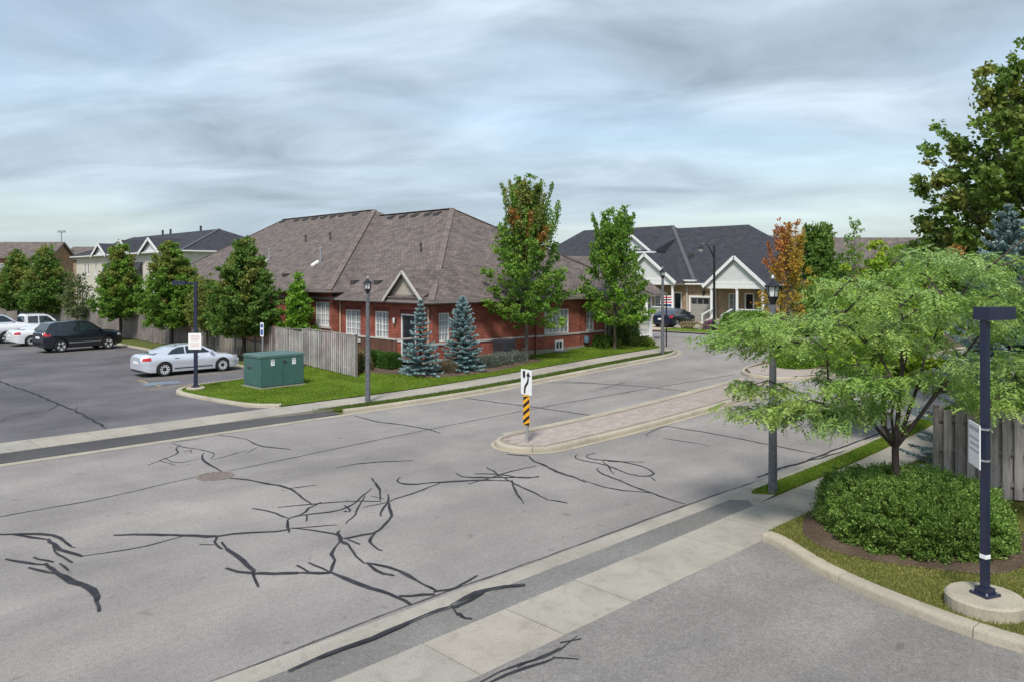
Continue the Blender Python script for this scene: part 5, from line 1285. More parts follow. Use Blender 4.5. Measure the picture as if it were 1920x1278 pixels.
# ------------------------------------------------------------------ foliage helpers
def unit(a): return a / np.maximum(np.linalg.norm(a, axis=1, keepdims=True), 1e-9)
def leaf_object(name, C, A, Wd, ln, wd, tint, mat, parent=None, fold=0.12):
    """one rhombic leaf per row: centre C, axis A, width direction Wd"""
    N = len(C); A = unit(A); Wd = unit(Wd - A * (Wd * A).sum(1, keepdims=True)); Nn = np.cross(A, Wd)
    ln = np.asarray(ln).reshape(-1, 1) * np.ones((N, 1)); wd = np.asarray(wd).reshape(-1, 1) * np.ones((N, 1))
    P = np.empty((N, 4, 3)); P[:, 0] = C - A*ln/2; P[:, 1] = C + Wd*wd/2 + Nn*ln*fold + A*ln*.05; P[:, 2] = C + A*ln/2; P[:, 3] = C - Wd*wd/2 + Nn*ln*fold + A*ln*.05
    me = bpy.data.meshes.new(name); me.vertices.add(N*4); me.vertices.foreach_set('co', P.reshape(-1).astype(np.float32))
    me.loops.add(N*4); me.loops.foreach_set('vertex_index', np.arange(N*4, dtype=np.int32)); me.polygons.add(N)
    me.polygons.foreach_set('loop_start', np.arange(0, N*4, 4, dtype=np.int32))
    at = me.attributes.new('tint', 'FLOAT_COLOR', 'FACE'); col = np.ones((N, 4), dtype=np.float32); col[:, :3] = np.clip(tint, 0.003, 1); at.data.foreach_set('color', col.reshape(-1))
    me.update(calc_edges=True)
    return link_mesh(name, me, mat, parent)
def pick(pal, n, rng, var=.16):
    pal = np.array(pal, dtype=float); w = rng.random(n) * (len(pal) - 1); i = np.minimum(w.astype(int), len(pal) - 2); f = (w - i)[:, None]
    return (pal[i]*(1 - f) + pal[i+1]*f) * (1 + rng.normal(0, var, (n, 1)))
def rnd(n, rng): return unit(rng.normal(size=(n, 3)))
SHAPES = {
 'pyr': lambda u: np.interp(u, [0, .12, .3, .6, .85, 1], [.72, .98, 1.0, .66, .30, .05]),
 'oval': lambda u: np.interp(u, [0, .2, .45, .7, .9, 1], [.55, .92, 1.0, .80, .45, .12]),
 'maple': lambda u: np.interp(u, [0, .1, .3, .55, .8, 1], [.70, 1.0, .95, .70, .46, .28]),
 'thin': lambda u: np.interp(u, [0, .3, .7, 1], [.6, 1.0, .6, .15]),
}
def tree(name, label, loc, h, zc0, rad, shape='pyr', nb=70, e0=.35, e1=1.25, leaf=.15, dens=150, spread=.20, pal=None, bark=None, tr=.09, group=None, seed=0, alt=None, tips=.55, lean=(0, 0), cat='tree', shoots=0, clump=5.5):
    rng = np.random.default_rng(seed + 100); t = thing(name, label, cat, loc, 0, group); f = SHAPES[shape]
    tm = MB(); top = Vector((lean[0], lean[1], zc0 + (h - zc0) * .9)); 
    tp = [Vector((0, 0, -.15)), Vector((0, 0, .02)), Vector((lean[0]*.1 + .02, lean[1]*.1, zc0*.5)), Vector((lean[0]*.2, lean[1]*.2, zc0)), Vector((lean[0]*.6, lean[1]*.6, zc0 + (h - zc0)*.45)), top]
    tm.tube(tp, [tr*1.35, tr*1.15, tr, tr*.9, tr*.55, tr*.15], 9)
    Cs, As, Ts, Ls = [], [], [], []; ga = PI * (3 - math.sqrt(5))
    for i in range(nb):
        u = (i + .5) / nb; u = u ** 1.05; az = i * ga + rng.normal(0, .3); r = rad * float(f(u)) * rng.uniform(.72, 1.08); zt = zc0 + (h - zc0) * u + rng.normal(0, .03) * h
        e = e0 + (e1 - e0) * u + rng.normal(0, .1); zs = max(zc0 * .85, zt - r * math.tan(min(e, 1.45))); zs = min(zs, zt)
        s = np.array([0, 0, zs]) + np.array([lean[0], lean[1], 0]) * min(1, max(0, (zs - zc0) / (h - zc0))); tip = np.array([r*math.cos(az), r*math.sin(az), min(zt, h)]) + np.array([lean[0], lean[1], 0]) * min(1, u)
        L = np.linalg.norm(tip - s); d = (tip - s) / max(L, 1e-6)
        bend = np.array([0, 0, -.10 * L])
        pts = [Vector(s + d*L*q + bend*4*q*(1-q)*.6) for q in (0, .35, .7, 1)]
        tm.tube(pts, [tr*.30, tr*.22, tr*.13, tr*.05], 5, cap=False)
        n = max(12, int(dens * L)); q = rng.random(n) ** tips; q = .12 + .90*q
        off = rng.normal(0, 1, (n, 3)) * (spread * (1.15 - .75*q))[:, None]; off[:, 2] *= .75
        nc = max(2, int(L * clump)); ci = rng.integers(0, nc, n); qc = .12 + .90*rng.random(nc)**tips; oc = rng.normal(0, 1, (nc, 3)) * (spread * (1.25 - .85*qc))[:, None]; oc[:, 2] *= .75
        q = qc[ci]; C = s + d*L*q[:, None] + bend*(4*q*(1-q)*.6)[:, None] + oc[ci] + rng.normal(0, leaf*.62, (n, 3))*np.array([1, 1, .7])
        A = unit(d*.7 + rng.normal(0, .55, (n, 3)) + np.array([0, 0, -.25]))
        p = pal
        if alt is not None:
            for (apal, test) in alt:
                if test(tip, u, rng): p = apal
        bt = pick(p, 1, rng, .10)
        tint = .55*bt + .45*pick(p, n, rng, .2)
        Cs.append(C); As.append(A); Ts.append(tint); Ls.append(np.full(n, leaf) * rng.uniform(.7, 1.25, n))
    for i in range(shoots):
        u = rng.uniform(.35, .86); az = rng.uniform(0, 2*PI); r = rad * float(f(u)) * rng.uniform(.15, .85); s = np.array([r*math.cos(az), r*math.sin(az), zc0 + (h - zc0)*u*.92]) + np.array([lean[0], lean[1], 0])*u
        d = np.array([math.cos(az)*.28, math.sin(az)*.28, 1.0]); d /= np.linalg.norm(d); L = min(rng.uniform(.13, .24)*h, max(.2, (h*1.0 - s[2])))
        tm.tube([Vector(s - d*.3), Vector(s + d*L*.5), Vector(s + d*L)], [.016, .010, .004], 4, cap=False)
        n = int(105*L); q = rng.random(n); C = s + d*L*q[:, None] + rng.normal(0, 1, (n, 3))*(.12*(1.1 - .75*q))[:, None]; p = pal
        if alt is not None:
            for (apal, test) in alt:
                if test(s, u, rng): p = apal
        Cs.append(C); As.append(unit(d*.9 + rng.normal(0, .5, (n, 3)))); Ts.append(.55*pick(p, 1, rng, .1) + .45*pick(p, n, rng, .2)); Ls.append(np.full(n, leaf)*rng.uniform(.6, 1.1, n))
    tm.build('trunk', bark or M_BARK, t, smooth=True, angle=60)
    C = np.concatenate(Cs); A = np.concatenate(As); ln = np.concatenate(Ls); N = len(C)
    keep = C[:, 2] > zc0*.72; C, A, ln = C[keep], A[keep], ln[keep]; T_ = np.concatenate(Ts)[keep]; N = len(C)
    leaf_object('crown', C, A, rnd(N, rng) + np.array([0, 0, .2]), ln, ln*.68, T_, M_LEAF, t)
    return t
def terr(x, y, off=.12): return (x, y, T(x) + off)

GREEN_D = [(0.068, 0.14, 0.024), (0.11, 0.2, 0.034), (0.175, 0.27, 0.055)]
GREEN_M = [(0.085, 0.178, 0.02), (0.135, 0.255, 0.034), (0.21, 0.33, 0.055)]
GREEN_B = [(0.098, 0.224, 0.014), (0.149, 0.299, 0.025), (0.23, 0.368, 0.046)]
OLIVE = [(0.12, 0.155, 0.03), (0.185, 0.22, 0.042), (0.27, 0.285, 0.07)]
RUST = [(0.26, 0.09, 0.03), (0.34, 0.15, 0.04), (0.27, 0.19, 0.05)]
ORANGE = [(0.4, 0.22, 0.03), (0.44, 0.29, 0.035), (0.3, 0.3, 0.05)]
SCARLET = [(0.34, 0.1, 0.05), (0.4, 0.15, 0.05), (0.42, 0.22, 0.05)]

# row of pyramidal trees along the fence
LG = 'pyramidal trees along the parking lot fence'
topo = [(OLIVE, lambda tip, u, r: u > .5 and r.random() < .5)]
tree('pyramidal_tree', 'widest pyramidal tree directly behind the green transformer box', terr(19.0, 39.4), 6.5, 1.75, 2.1, 'pyr', 150, .35, 1.2, .14, 210, .24, GREEN_D, M_BARK_D, .10, LG, 1, alt=[(OLIVE, lambda tip, u, r: u > .35 and r.random() < .35)])
tree('pyramidal_tree', 'pyramidal tree behind the silver sedan and navy light post', terr(18.9, 49.0), 6.85, 1.7, 1.95, 'pyr', 130, .35, 1.25, .145, 185, .24, GREEN_M, M_BARK_D, .10, LG, 2, alt=topo)
tree('pyramidal_tree', 'pyramidal tree with bare leaning trunk right of the black suv', terr(18.9, 58.2), 6.8, 1.9, 1.8, 'pyr', 120, .35, 1.25, .15, 175, .24, GREEN_M, M_BARK_D, .10, LG, 3, alt=topo)
tree('young_tree', 'thin pale leaved young tree between two pyramidal trees', terr(19.0, 68.5), 4.9, 1.4, 1.5, 'thin', 45, .5, 1.1, .16, 55, .26, [(.09, .12, .04), (.13, .16, .06)], M_BARK, .05, None, 4)
tree('pyramidal_tree', 'pyramidal tree behind the white cars, second from the photo edge', terr(18.9, 77.3), 7.15, 1.7, 2.2, 'pyr', 110, .35, 1.25, .22, 95, .28, GREEN_D, M_BARK_D, .10, LG, 5, alt=topo)
tree('pyramidal_tree', 'farthest pyramidal tree at the photo edge above the white cars', terr(18.9, 87.0), 7.0, 1.7, 2.5, 'pyr', 110, .35, 1.25, .24, 85, .3, GREEN_D, M_BARK_D, .10, LG, 6, alt=topo)
tree('small_tree', 'small bright tree squeezed behind the widest pyramidal tree and sedan', terr(19.1, 44.3), 4.6, 1.5, 1.2, 'oval', 55, .4, 1.1, .16, 90, .25, OLIVE, M_BARK, .06, None, 7)
tree('young_conifer', 'bright green feathery young tree against the bungalow left end', terr(21.0, 37.3, .2), 4.5, .3, 1.15, 'pyr', 90, .15, 1.1, .13, 150, .15, GREEN_B, M_BARK, .05, None, 8)
tree('back_garden_tree', 'olive bush tree between the lot fence and the long roof', terr(24.5, 54.5), 4.4, 1.0, 1.6, 'oval', 60, .4, 1.1, .18, 80, .3, OLIVE, M_BARK, .06, None, 9)

# maples by the red house
patch = [(RUST, lambda tip, u, r: .52 < u < .90 and abs(math.atan2(tip[1], tip[0]) + 2.2) < .9 and r.random() < .34), (OLIVE, lambda tip, u, r: u > .6 and r.random() < .55)]
tree('maple_tree', 'tall maple with rusty red patches before the brick bungalow', terr(27.9, 26.9, .30), 9.0, 2.0, 2.3, 'maple', 105, .12, 1.30, .145, 105, .20, GREEN_M, M_BARK_L, .095, None, 12, alt=patch, shoots=46)
tree('maple_tree', 'green upright maple at the street corner, right of the rusty maple', terr(34.3, 26.2, .11), 7.9, 1.5, 2.1, 'maple', 66, .2, 1.35, .17, 80, .18, GREEN_M, M_BARK, .085, None, 13, alt=[(GREEN_B, lambda tip, u, r: u < .5 and r.random() < .35)], shoots=34)
tree('autumn_maple', 'orange and red autumn maple behind the nearest lantern', terr(48.8, 23.0), 7.7, 1.2, 2.0, 'maple', 46, .3, 1.35, .16, 58, .2, ORANGE, M_BARK, .09, None, 14, alt=[(SCARLET, lambda tip, u, r: u > .55 and r.random() < .6), (GREEN_B, lambda tip, u, r: u < .5 and r.random() < .2)], shoots=22)
tree('street_maple', 'dark green dense tree right behind the orange maple', terr(53.2, 22.8), 7.7, 1.5, 2.2, 'maple', 90, .35, 1.4, .2, 95, .22, GREEN_D, M_BARK_D, .09, None, 15, shoots=30)
tree('sapling', 'thin young tree with sparse top in front of brown roofs', terr(60.5, 23.2), 8.5, 1.5, 1.3, 'thin', 20, .9, 1.4, .18, 50, .22, GREEN_M, M_BARK, .06, None, 16)
tree('tall_maple', 'big dark maple with rusty leaves towering at the photo corner', terr(27.2, 4.2), 11.5, 2.4, 4.35, 'oval', 260, .22, 1.1, .16, 105, .25, [(.080, .150, .024), (.125, .210, .032), (.190, .265, .050)], M_BARK_D, .17, None, 17, alt=[(OLIVE, lambda tip, u, r: r.random() < .18), (RUST, lambda tip, u, r: .2 < u < .45 and tip[0] < .5 and r.random() < .06)], clump=3.0)
tree('golden_tree', 'yellow green tree between road and near sidewalk, behind the feathery tree', terr(22.3, 7.75), 5.3, 1.7, 1.8, 'oval', 80, .4, 1.15, .10, 230, .24, [(.17, .30, .02), (.24, .37, .028), (.31, .41, .045)], M_BARK, .07, None, 18)
tree('median_sapling', 'slim young trunk tree on the planted median', terr(36.2, 15.3, .12), 4.2, 1.9, 1.0, 'oval', 40, .5, 1.2, .13, 90, .2, GREEN_M, M_BARK, .05, None, 19)
for i, (x, y, h, r, lb) in enumerate([(70, 20, 8, 3, 'round green tree far down the road beyond the autumn maple'), (44, 9.5 - 4, 6.5, 2.4, 'green tree in the verge hidden behind the golden tree'), (86, 10, 9, 3.6, 'far road side tree beyond the tall maple'), (34, -3.5, 8, 3.2, 'green garden tree behind the board fence near the maple')]):
    tree('roadside_tree', lb, terr(x, y), h, 1.2, r, 'oval', 100, .3, 1.2, .24, 90, .35, GREEN_M, M_BARK, .11, None, 30 + i)

# ------------------------------------------------------------------ feathery honey-locust-like tree in the foreground
def feathery_tree():
    rng = np.random.default_rng(5); base = Vector((14.45, 4.83, .17))
    t = thing('feathery_tree', 'light green feathery tree growing out of the clipped round shrub', 'tree', base)
    cr = np.array([1, -1, 0]) / R2; cf = np.array([1, 1, 0]) / R2      # photo right / away
    fork = np.array([0, 0, 1.40]); tm = MB()
    tm.tube([(0, 0, -.1), (.0, 0, .3), (.01, -.01, .9), fork], [.098, .078, .062, .060], 10)
    lead = []
    for (a, b, z, r) in ((-1.0, .1, 2.55, .040), (-.45, .7, 3.1, .042), (.06, -.05, 3.9, .058), (.75, .3, 3.2, .050), (.55, -.7, 2.7, .042), (1.5, -.1, 3.5, .048), (-.35, -.75, 2.5, .036)):
        end = cr*a + cf*b + np.array([0, 0, z]); mid = fork + (end - fork)*.5 + np.array([0, 0, .12]) + cr*.08*np.sign(a)
        tm.tube([Vector(fork), Vector(fork + (mid - fork)*.5 + np.array([0, 0, -.02])), Vector(mid), Vector(end)], [r*.8, r*.72, r*.58, r*.38], 7); lead += [mid, mid*.4 + end*.6, end]
    lead = np.array(lead)
    YT = (base.x + base.y) / R2; XT = (base.x - base.y) / R2
    regions = [  # outline of each foliage layer seen from the balcony (photo pixels at the tree's distance), sprays, depth range
      ([(1480, 610), (1550, 560), (1630, 522), (1720, 475), (1820, 442), (1960, 438), (2090, 560), (2080, 700), (1900, 720), (1800, 680), (1700, 655), (1560, 660), (1490, 650)], 76, (-1.6, 2.6)),
      ([(1322, 628), (1400, 592), (1500, 602), (1500, 655), (1410, 662), (1335, 660)], 15, (-.8, .9)),
      ([(1350, 745), (1420, 715), (1500, 722), (1490, 765), (1365, 772)], 8, (-.7, .5)),
      ([(1445, 770), (1530, 742), (1610, 748), (1590, 788), (1470, 795)], 10, (-1.0, .3)),
      ([(1520, 700), (1690, 680), (1660, 755), (1590, 740)], 11, (-1.2, .8)),
      ([(1740, 690), (1920, 700), (2050, 740), (1920, 765), (1770, 745)], 22, (-1.4, 1.6))]
    targets = []
    for poly, cnt, (b0, b1) in regions:
        us = [q[0] for q in poly]; vs_ = [q[1] for q in poly]; k = 0; tries = 0
        while k < cnt and tries < 4000:
            tries += 1; u, v = rng.uniform(min(us), max(us)), rng.uniform(min(vs_), max(vs_))
            if not inside(poly, u, v): continue
            b = rng.uniform(b0, b1); Y = YT; p = cr*((u - 960)/FPX*Y - XT) + cf*b + np.array([0, 0, CAMH - (v - HORY)/FPX*Y - base.z])
            if all(np.linalg.norm((p - q) * np.array([1, 1, 1.7])) > .40 for q in targets): targets.append(p); k += 1
    C, A, Wv, ln, wd, Tn = [], [], [], [], [], []
    pal = np.array([(.185, .305, .060), (.255, .375, .080), (.335, .440, .120), (.215, .330, .115)])
    def frond(p, d, L, tint):
        nl = 6; d = d / np.linalg.norm(d); side = np.cross(d, [0, 0, 1.0]); side /= max(np.linalg.norm(side), 1e-6)
        for k in range(nl):
            s = (k + .5) / nl; q = p + d*L*s + np.array([0, 0, -.38*L*s*s]); ll = L*.42*(1 - .40*abs(2*s - .9))
            for sg in (-1, 1):
                ax = side*sg + d*.5 + np.array([0, 0, -.40]) + rng.normal(0, .16, 3)
                C.append(q + ax*ll*.45); A.append(ax); Wv.append(d + rng.normal(0, .3, 3)); ln.append(ll); wd.append(ll*.44); Tn.append(tint * (1 + rng.normal(0, .10)))
    nodes = [q for q in lead]; targets.sort(key=lambda q: np.linalg.norm(q - fork))
    for p in targets:
        cand = [q for q in nodes if np.linalg.norm(q - fork) < np.linalg.norm(p - fork) - .08] or [lead[0]]
        s = min(cand, key=lambda q: np.linalg.norm((q - p)*np.array([1, 1, 1.3])) + .10*np.linalg.norm(q - fork)); L = np.linalg.norm(p - s); nodes.append(p)
        mid = s + (p - s)*.55 + np.array([0, 0, .16*L])
        tm.tube([Vector(s), Vector(mid), Vector(p)], [.020, .013, .005], 5, cap=False)
        out = (p - mid); out[2] *= .4; out /= max(np.linalg.norm(out), 1e-6); btint = pal[rng.integers(len(pal))] * rng.uniform(.85, 1.15)
        for k in range(46):
            s_ = rng.random() ** .6; q = mid + (p - mid)*s_ + rng.normal(0, .20, 3)*np.array([1, 1, .34 if p[2] > 2.9 else .22])
            d = out*.45 + rng.normal(0, .6, 3); d[2] = -.25 + rng.normal(0, .3); frond(q, d, rng.uniform(.15, .25), btint*.6 + pal[rng.integers(len(pal))]*.4)
    tm.build('trunk', M_BARK_D, t, smooth=True, angle=60)
    leaf_object('crown', np.array(C), np.array(A), np.array(Wv), np.array(ln), np.array(wd), np.array(Tn), M_LEAF, t, fold=.05)
feathery_tree()

# ------------------------------------------------------------------ blue spruces
def spruce(label, loc, h, rad, seed, pal, group=None, nwh=22, gaps=0.0, z0=.12, ex=.85):
    rng = np.random.default_rng(seed); t = thing('blue_spruce', label, 'spruce', loc, 0, group); tm = MB(); tm.tube([(0, 0, -.1), (0, 0, h*.5), (0, 0, h*.97)], [.07, .045, .008], 7)
    C, A, T_, ln = [], [], [], []
    for w in range(nwh):
        u = w / (nwh - 1); z = z0 + (h*.95 - z0)*u; r = rad * (1 - u) ** ex + .07; nbr = int(9 + 5*(1 - u))
        if rng.random() < gaps and .15 < u < .7: r *= .6
        for k in range(nbr):
            az = 2*PI*(k + rng.random()*.7)/nbr + w*.7; R_ = r*rng.uniform(.75, 1.1); el = -.10 + .75*u + rng.normal(0, .07); d = np.array([math.cos(az)*math.cos(el), math.sin(az)*math.cos(el), math.sin(el)])
            s = np.array([0, 0, z]); up = np.array([0, 0, .22*R_]); n = int(70 + 170*R_)
            tm.tube([Vector(s), Vector(s + d*R_*.6 - up*.35), Vector(s + d*R_ )], [.014, .009, .003], 4, cap=False)
            q = rng.random(n) ** .7; sp = np.cross(d, [0, 0, 1]); sp /= np.linalg.norm(sp)
            wob = (rng.uniform(-1, 1, n) * (.28*R_*(1.05 - q) + .03))[:, None] * sp
            c = s + d*R_*q[:, None] + up*(-1.5*q*(1 - q))[:, None] + wob + rng.normal(0, .014, (n, 3))
            a = d*.55 + np.sign((wob*sp).sum(1))[:, None]*sp*.45 + rng.normal(0, .5, (n, 3)) + np.array([0, 0, .25])
            tip = np.clip((q - .55)*2.2, 0, 1)[:, None]; base = pick(pal[:2], n, rng, .12); tp = pick(pal[1:], n, rng, .12)
            C.append(c); A.append(a); T_.append(base*(1 - tip) + tp*tip); ln.append(rng.uniform(.06, .12, n))
    tm.build('trunk', M_BARK_D, t); C = np.concatenate(C); A = np.concatenate(A); ln = np.concatenate(ln)
    leaf_object('crown', C, A, rnd(len(C), rng), ln, ln*.34, np.concatenate(T_), M_NEEDLE, t, fold=.02); return t
BLUE = [(0.081, 0.143, 0.137), (0.195, 0.305, 0.312), (0.377, 0.533, 0.559)]
spruce('narrow blue spruce with sparse middle, nearer the deck', (21.05, 26.75, lawn_z(21.05, 26.75)), 3.25, 1.0, 3, BLUE, None, 15, .45, ex=1.0)
spruce('fuller dense blue spruce, nearer the road side brick wall', (23.3, 26.5, lawn_z(23.3, 26.5)), 3.40, 1.0, 4, BLUE, None, 18, ex=.62)
spruce('large blue spruce behind the board fence under the tall maple', (20.3, 4.35, T(20) + .15), 6.3, 2.0, 5, [(.085, .14, .135), (.19, .27, .27), (.32, .42, .43)], None, 24, ex=.72)

# ------------------------------------------------------------------ shrubs, hedges, beds
def shrub(name, label, loc, rx, ry, h, n, leaf, pal, seed, boxy=0.0, cat='shrub', group=None, bumpy=.10, flowers=None, rz=0.0, asp=.62, sprigs=0, ex=3.2):
    rng = np.random.default_rng(seed); t = thing(name, label, cat, loc, rz, group); D = rnd(n, rng); D[:, 2] = np.abs(D[:, 2])
    if boxy:
        D = D / np.max(np.abs(D * np.array([1, 1, 1])), axis=1, keepdims=True) ** boxy; 
    else: D = D / ((np.hypot(D[:, 0], D[:, 1])**ex + D[:, 2]**ex) ** (1/ex))[:, None]
    k = 1 + bumpy*(np.sin(5*D[:, 0] + seed)*np.sin(4*D[:, 1] + 2*seed) + .6*np.sin(11*D[:, 0]*D[:, 2] + 9*D[:, 1]) + .5*np.sin(17*D[:, 1] - 13*D[:, 0] + 7*D[:, 2]))
    dep = rng.random(n) ** 1.8 * .34
    C = D * (k - dep)[:, None] * np.array([rx, ry, h]) + rng.normal(0, leaf*.5, (n, 3))
    if sprigs:
        ci = rng.integers(0, sprigs, n); C = C[ci] + D[ci]*(rng.random(n)**.8 * .11)[:, None] + rng.normal(0, leaf*.75, (n, 3)); D = D[ci]
    C[:, 2] = np.abs(C[:, 2])
    A = unit(D*.8 + rng.normal(0, .6, (n, 3)) + np.array([0, 0, .3])); cl = (.5 + .5*np.sin(3.1*C[:, 0]/max(rx, .3)*1.7 + seed)*np.sin(2.7*C[:, 1]/max(ry, .3)*1.9))
    tint = pick(pal, n, rng, .2) * (.86 + .28*cl)[:, None]
    if flowers is not None:
        f = rng.random(n) < flowers[1]; tint[f] = np.array(flowers[0]) * rng.uniform(.8, 1.2, (f.sum(), 1))
    ln = leaf * rng.uniform(.7, 1.3, n); leaf_object('foliage', C, A, rnd(n, rng), ln, ln*asp, tint, M_LEAF, t)
    m = MB()
    for i in range(9):
        a = rng.uniform(0, 2*PI); q = rng.uniform(.2, .62); m.tube([(0.1*rx*math.cos(a), .1*ry*math.sin(a), -.05), (q*.6*rx*math.cos(a), q*.6*ry*math.sin(a), h*.35), (q*rx*math.cos(a), q*ry*math.sin(a), h*.7)], [.022*min(1, h + .2), .015*min(1, h + .2), .006], 5)
    m.build('stems', M_BARK_D, t); return t
BOX = [tuple(x*1.12 for x in c) for c in [(0.091, 0.169, 0.029), (0.137, 0.234, 0.044), (0.234, 0.319, 0.091)]]
shrub('clipped_shrub', 'large clipped round green shrub at the foot of the feathery tree', (SHR[0], SHR[1], T(15) + .175), 1.44, 1.42, .86, 140000, .043, BOX, 21, bumpy=.05, sprigs=2600, ex=4.2)
HG = 'clipped hedge blocks before the deck'
for i, (x, y, w_, d_, h_, lb) in enumerate([(21.0, 31.3, .30, .38, .62, 'dark clipped hedge block nearest the lamp post, before the deck'), (20.95, 30.2, .34, .50, .70, 'middle clipped hedge block before the wooden deck'), (21.0, 28.95, .36, .55, .68, 'clipped hedge block before the deck, next to the left spruce')]):
    shrub('hedge', lb, (x, y, lawn_z(x, y)), w_, d_, h_, 16000, .055, [(.035, .090, .016), (.055, .130, .02), (.09, .175, .03)], 40 + i, boxy=.85, cat='hedge', group=HG, bumpy=.03)
shrub('hydrangea', 'pale orange flowering bush at the wooden fence end post', (19.75, 29.5, lawn_z(19.75, 29.5)), .42, .55, .85, 5000, .09, [(.06, .11, .03), (.11, .15, .05), (.2, .19, .10)], 51, flowers=((.48, .27, .16), .28))
LV = [(.13, .155, .12), (.17, .20, .155), (.21, .235, .185)]
for i, (x, y, r_, lb) in enumerate([(25.0, 26.5, .55, 'grey green lavender mound beside the fuller spruce'), (26.0, 26.75, .60, 'grey green lavender mound before the air conditioner'), (27.1, 26.85, .55, 'grey green lavender mound at the rusty maple trunk'), (24.2, 27.2, .45, 'straw coloured grassy mound between spruce and brick wall'), (22.3, 26.4, .42, 'straw coloured low mound between both blue spruces')]):
    shrub('lavender', lb, (x, y, lawn_z(x, y)), r_, r_*.8, .44 if i < 3 else .42, 5200, .11, LV if i < 3 else [(.16, .13, .08), (.22, .18, .11)], 60 + i, cat='plant', group='lavender mounds by the brick wall', asp=.18, bumpy=.15)
GC = [(.10, .17, .022), (.15, .22, .035), (.2, .25, .05)]
for i, (x, y, rx_, h_, pal_, lb) in enumerate([
  (36.6, 26.0, .62, .42, GC, 'bright yellow green groundcover at the lawn corner'), (35.4, 27.3, .6, .35, GC, 'low green groundcover under the corner maple by the wall'),
  (34.8, 27.5, .5, .55, GREEN_D, 'small dark bush against the brick wall near the gas meter'), (37.2, 27.6, .85, 1.75, GREEN_D, 'tall dark green bush at the bungalow corner porch'), (38.0, 29.4, .8, 1.5, GREEN_M, 'leafy bush beside the white porch railing'),
  (53.5, 40.2, 1.5, 1.3, OLIVE, 'olive flower bush before the left porch of the bungalow pair'), (55.2, 43.5, 1.6, 1.4, GREEN_M, 'green bush before the left porch railing'), (56.8, 31.0, 1.3, 1.0, GREEN_D, 'dark bush at the right porch steps'), (55.5, 28.5, 1.4, 1.2, GREEN_M, 'green bush right of the porch steps')]):
    shrub('bush', lb, (x, y, max(lawn_z(x, y) if x < 38 else 0, T(x) + .1)), rx_, rx_*.9, h_, 6000, .11 if x < 45 else .16, pal_, 70 + i, flowers=((.5, .42, .16), .10) if i == 5 else None, bumpy=.14)
shrub('flower_bed', 'purple and white flowers at the foot of the hooked street light', (51.9, 30.6, T(51) + .1), .55, .5, .55, 3000, .12, GREEN_M, 90, flowers=((.40, .06, .36), .45), cat='plant')
shrub('flower_bed', 'pink and pale flowers on the driveway edge near the dark sedan', (51.7, 32.2, T(51) + .1), .6, .9, .42, 3000, .12, OLIVE, 91, flowers=((.45, .30, .28), .4), cat='plant')
for i, (x, y, r_, h_, lb) in enumerate([(33.6, 15.4, 1.0, .75, 'bright green low shrub at the planted median nose'), (35.4, 14.6, 1.2, .9, 'green low shrub on the median beside the slim trunk'), (35.2, 16.4, 1.1, .8, 'green low shrub on the far edge of the median'), (37.8, 15.2, 1.3, .95, 'larger green shrub further along the planted median'), (40.5, 15.0, 1.3, .9, 'farthest green shrub on the planted median')]):
    shrub('median_shrub', lb, (x, y, T(x) + .11), r_, r_*.85, h_, 9000, .085, GREEN_B, 95 + i, group='shrubs on the planted median', bumpy=.1)
for i, (x, y, s_, lb) in enumerate([(51.3, 31.3, .35, 'larger grey garden rock beside the driveway flowers'), (51.0, 32.9, .26, 'smaller grey garden rock at the driveway edge')]):
    t = thing('rock', lb, 'rock', (x, y, T(x) + .08), i * 1.3); bm = bmesh.new(); bmesh.ops.create_icosphere(bm, subdivisions=2, radius=s_)
    for v in bm.verts: v.co = Vector((v.co.x*1.3, v.co.y, v.co.z*.7 + s_*.4)) * (1 + .16*math.sin(7*v.co.x/s_ + i)*math.sin(5*v.co.y/s_ + 2))
    me = bpy.data.meshes.new('stone'); bm.to_mesh(me); bm.free(); link_mesh('stone', me, M_FOUND, t)

# ------------------------------------------------------------------ grass blades
def in_poly(poly, X, Y):
    c = np.zeros(len(X), bool); n = len(poly)
    for i in range(n):
        x1, y1 = poly[i]; x2, y2 = poly[(i+1) % n]
        if y1 == y2: continue
        c ^= ((y1 > Y) != (y2 > Y)) & (X < (x2 - x1)*(Y - y1)/(y2 - y1) + x1)
    return c
def grass(name, label, polys, zfn, dens, h, w, pal, seed, box=None, holes=()):
    rng = np.random.default_rng(seed); Xs, Ys = [], []
    for p in polys:
        xs, ys = [q[0] for q in p], [q[1] for q in p]; x0, x1, y0, y1 = min(xs), max(xs), min(ys), max(ys)
        if box: x0, x1, y0, y1 = max(x0, box[0]), min(x1, box[1]), max(y0, box[2]), min(y1, box[3])
        n = int((x1 - x0)*(y1 - y0)*dens); X = rng.uniform(x0, x1, n); Y = rng.uniform(y0, y1, n); k = in_poly(p, X, Y)
        for hp in holes: k &= ~in_poly(hp, X, Y)
        Xs.append(X[k]); Ys.append(Y[k])
    X, Y = np.concatenate(Xs), np.concatenate(Ys); n = len(X); Z = np.array([zfn(a, b) for a, b in zip(X, Y)]); hh = h*rng.uniform(.5, 1.3, n); A = np.stack([rng.normal(0, .38, n), rng.normal(0, .38, n), np.ones(n)], 1)
    patch_ = (.5 + .5*np.sin(X*1.7 + 1.3*np.sin(Y*1.1))*np.sin(Y*2.1 + .8*np.sin(X*.9)))[:, None]; tint = pick(pal, n, rng, .22)*(.80 + .4*patch_); dry = (rng.random(n) < .10 + .25*(patch_[:, 0] > .8)); tint[dry] = tint[dry]*.6 + np.array([.13, .11, .045])
    C = np.stack([X, Y, Z], 1) + unit(A)*(hh*.42)[:, None]
    o = leaf_object(name, C, A, rnd(n, rng), hh, np.full(n, w), tint, M_BLADE, None, .03); o['kind'] = 'stuff'; o['label'] = label; o['category'] = 'grass'
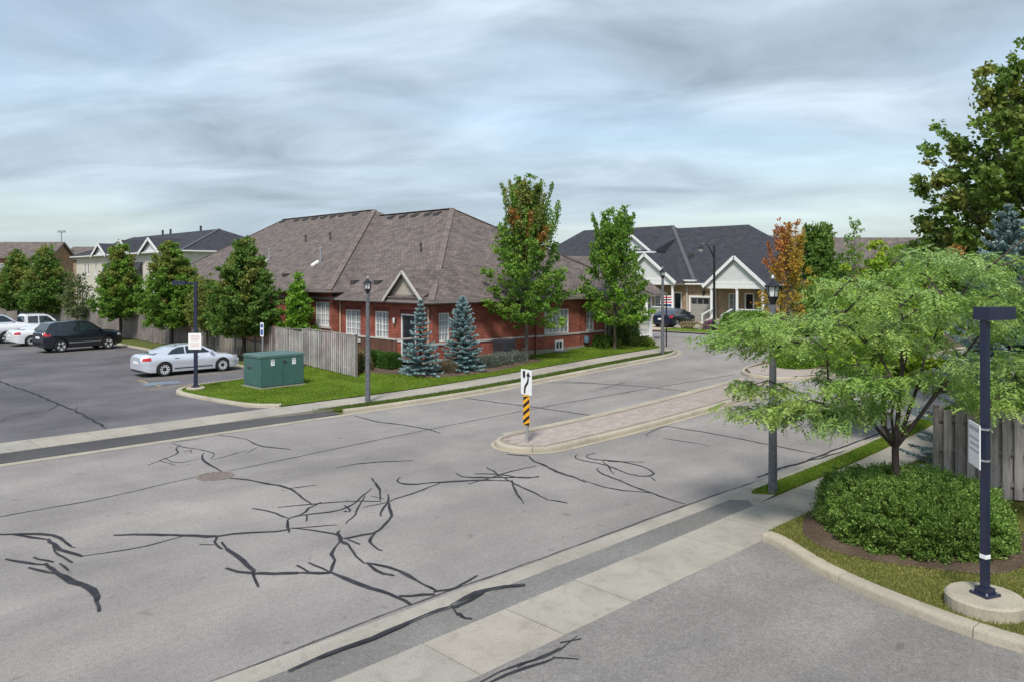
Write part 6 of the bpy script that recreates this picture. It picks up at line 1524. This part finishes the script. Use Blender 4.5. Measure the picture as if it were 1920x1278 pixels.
GL = [(.095, .175, .010), (.140, .230, .018), (.205, .280, .042)]
GD = [(.165, .185, .035), (.225, .230, .055), (.32, .28, .11)]
grass('grass', 'patchy short grass round the mulch bed by the forecourt', [island_poly], lambda x, y: T(x) + .163, 2300, .055, .009, GD, 1, box=(11, 20, -2, 6.4), holes=[BED])
grass('grass', 'narrow green grass strip between near kerb and sidewalk', [strip_near], lambda x, y: T(x) + .098, 2300, .06, .010, GL, 2, box=(14, 34, 6, 9))
hb = [(19.6, 28.9), (19.9, 27.4), (20.6, 26.0), (21.6, 25.65), (24.2, 25.4), (28.5, 26.05), (28.8, 28.15), (22.9, 28.15), (22.9, 34), (20.2, 34)]
grass('grass', 'green mown lawn round the transformer box and brick bungalow', lawn_polys, lawn_z, 900, .065, .017, GL, 3, box=(11.5, 37.6, 24.7, 34), holes=[hb, [(RX, RY), (36, RY), (36, 40), (RX, 40)]])
grass('grass', 'thin boulevard grass strip along the far kerb', [[(15.0, YFK + 0.19), (33.2, YFK + 0.19), (35.3, 22.97), (36.0, 23.26), (13.6, 23.26), (14.2, 22.8)]], lambda x, y: T(x) + .098, 1200, .06, .016, [(.045, .085, .014), (.065, .11, .02), (.10, .13, .035)], 4)
# distant wood closing the view
rng = np.random.default_rng(77); n = 26000; ang = rng.uniform(-.1, PI/2 + .25, n); rr = rng.uniform(205, 240, n); C = np.stack([rr*np.cos(ang), rr*np.sin(ang), rng.random(n)**.8 * (6.0 + 2.2*np.sin(ang*37) + 1.5*np.sin(ang*91))], 1)
wd_ = leaf_object('distant_woods', C, rnd(n, rng), rnd(n, rng), rng.uniform(1.0, 2.2, n), rng.uniform(.8, 1.8, n), pick(GREEN_D, n, rng, .2), M_LEAF); wd_['kind'] = 'stuff'; wd_['label'] = 'far line of dark trees along the horizon'; wd_['category'] = 'trees'
# small far floodlight
fp = thing('floodlight_pole', 'far floodlight pole above the brick house roof', 'light pole', cam_pt(-88, 150), -PI/4)
m = MB(); m.tube([(0, 0, 0), (0, 0, 13.6)], [.16, .1], 8); m.build('pole', M_GALV, fp); m = MB(); m.box(-.7, .7, -.15, .15, 13.3, 13.7); m.build('lamp_head', M_GALV, fp)
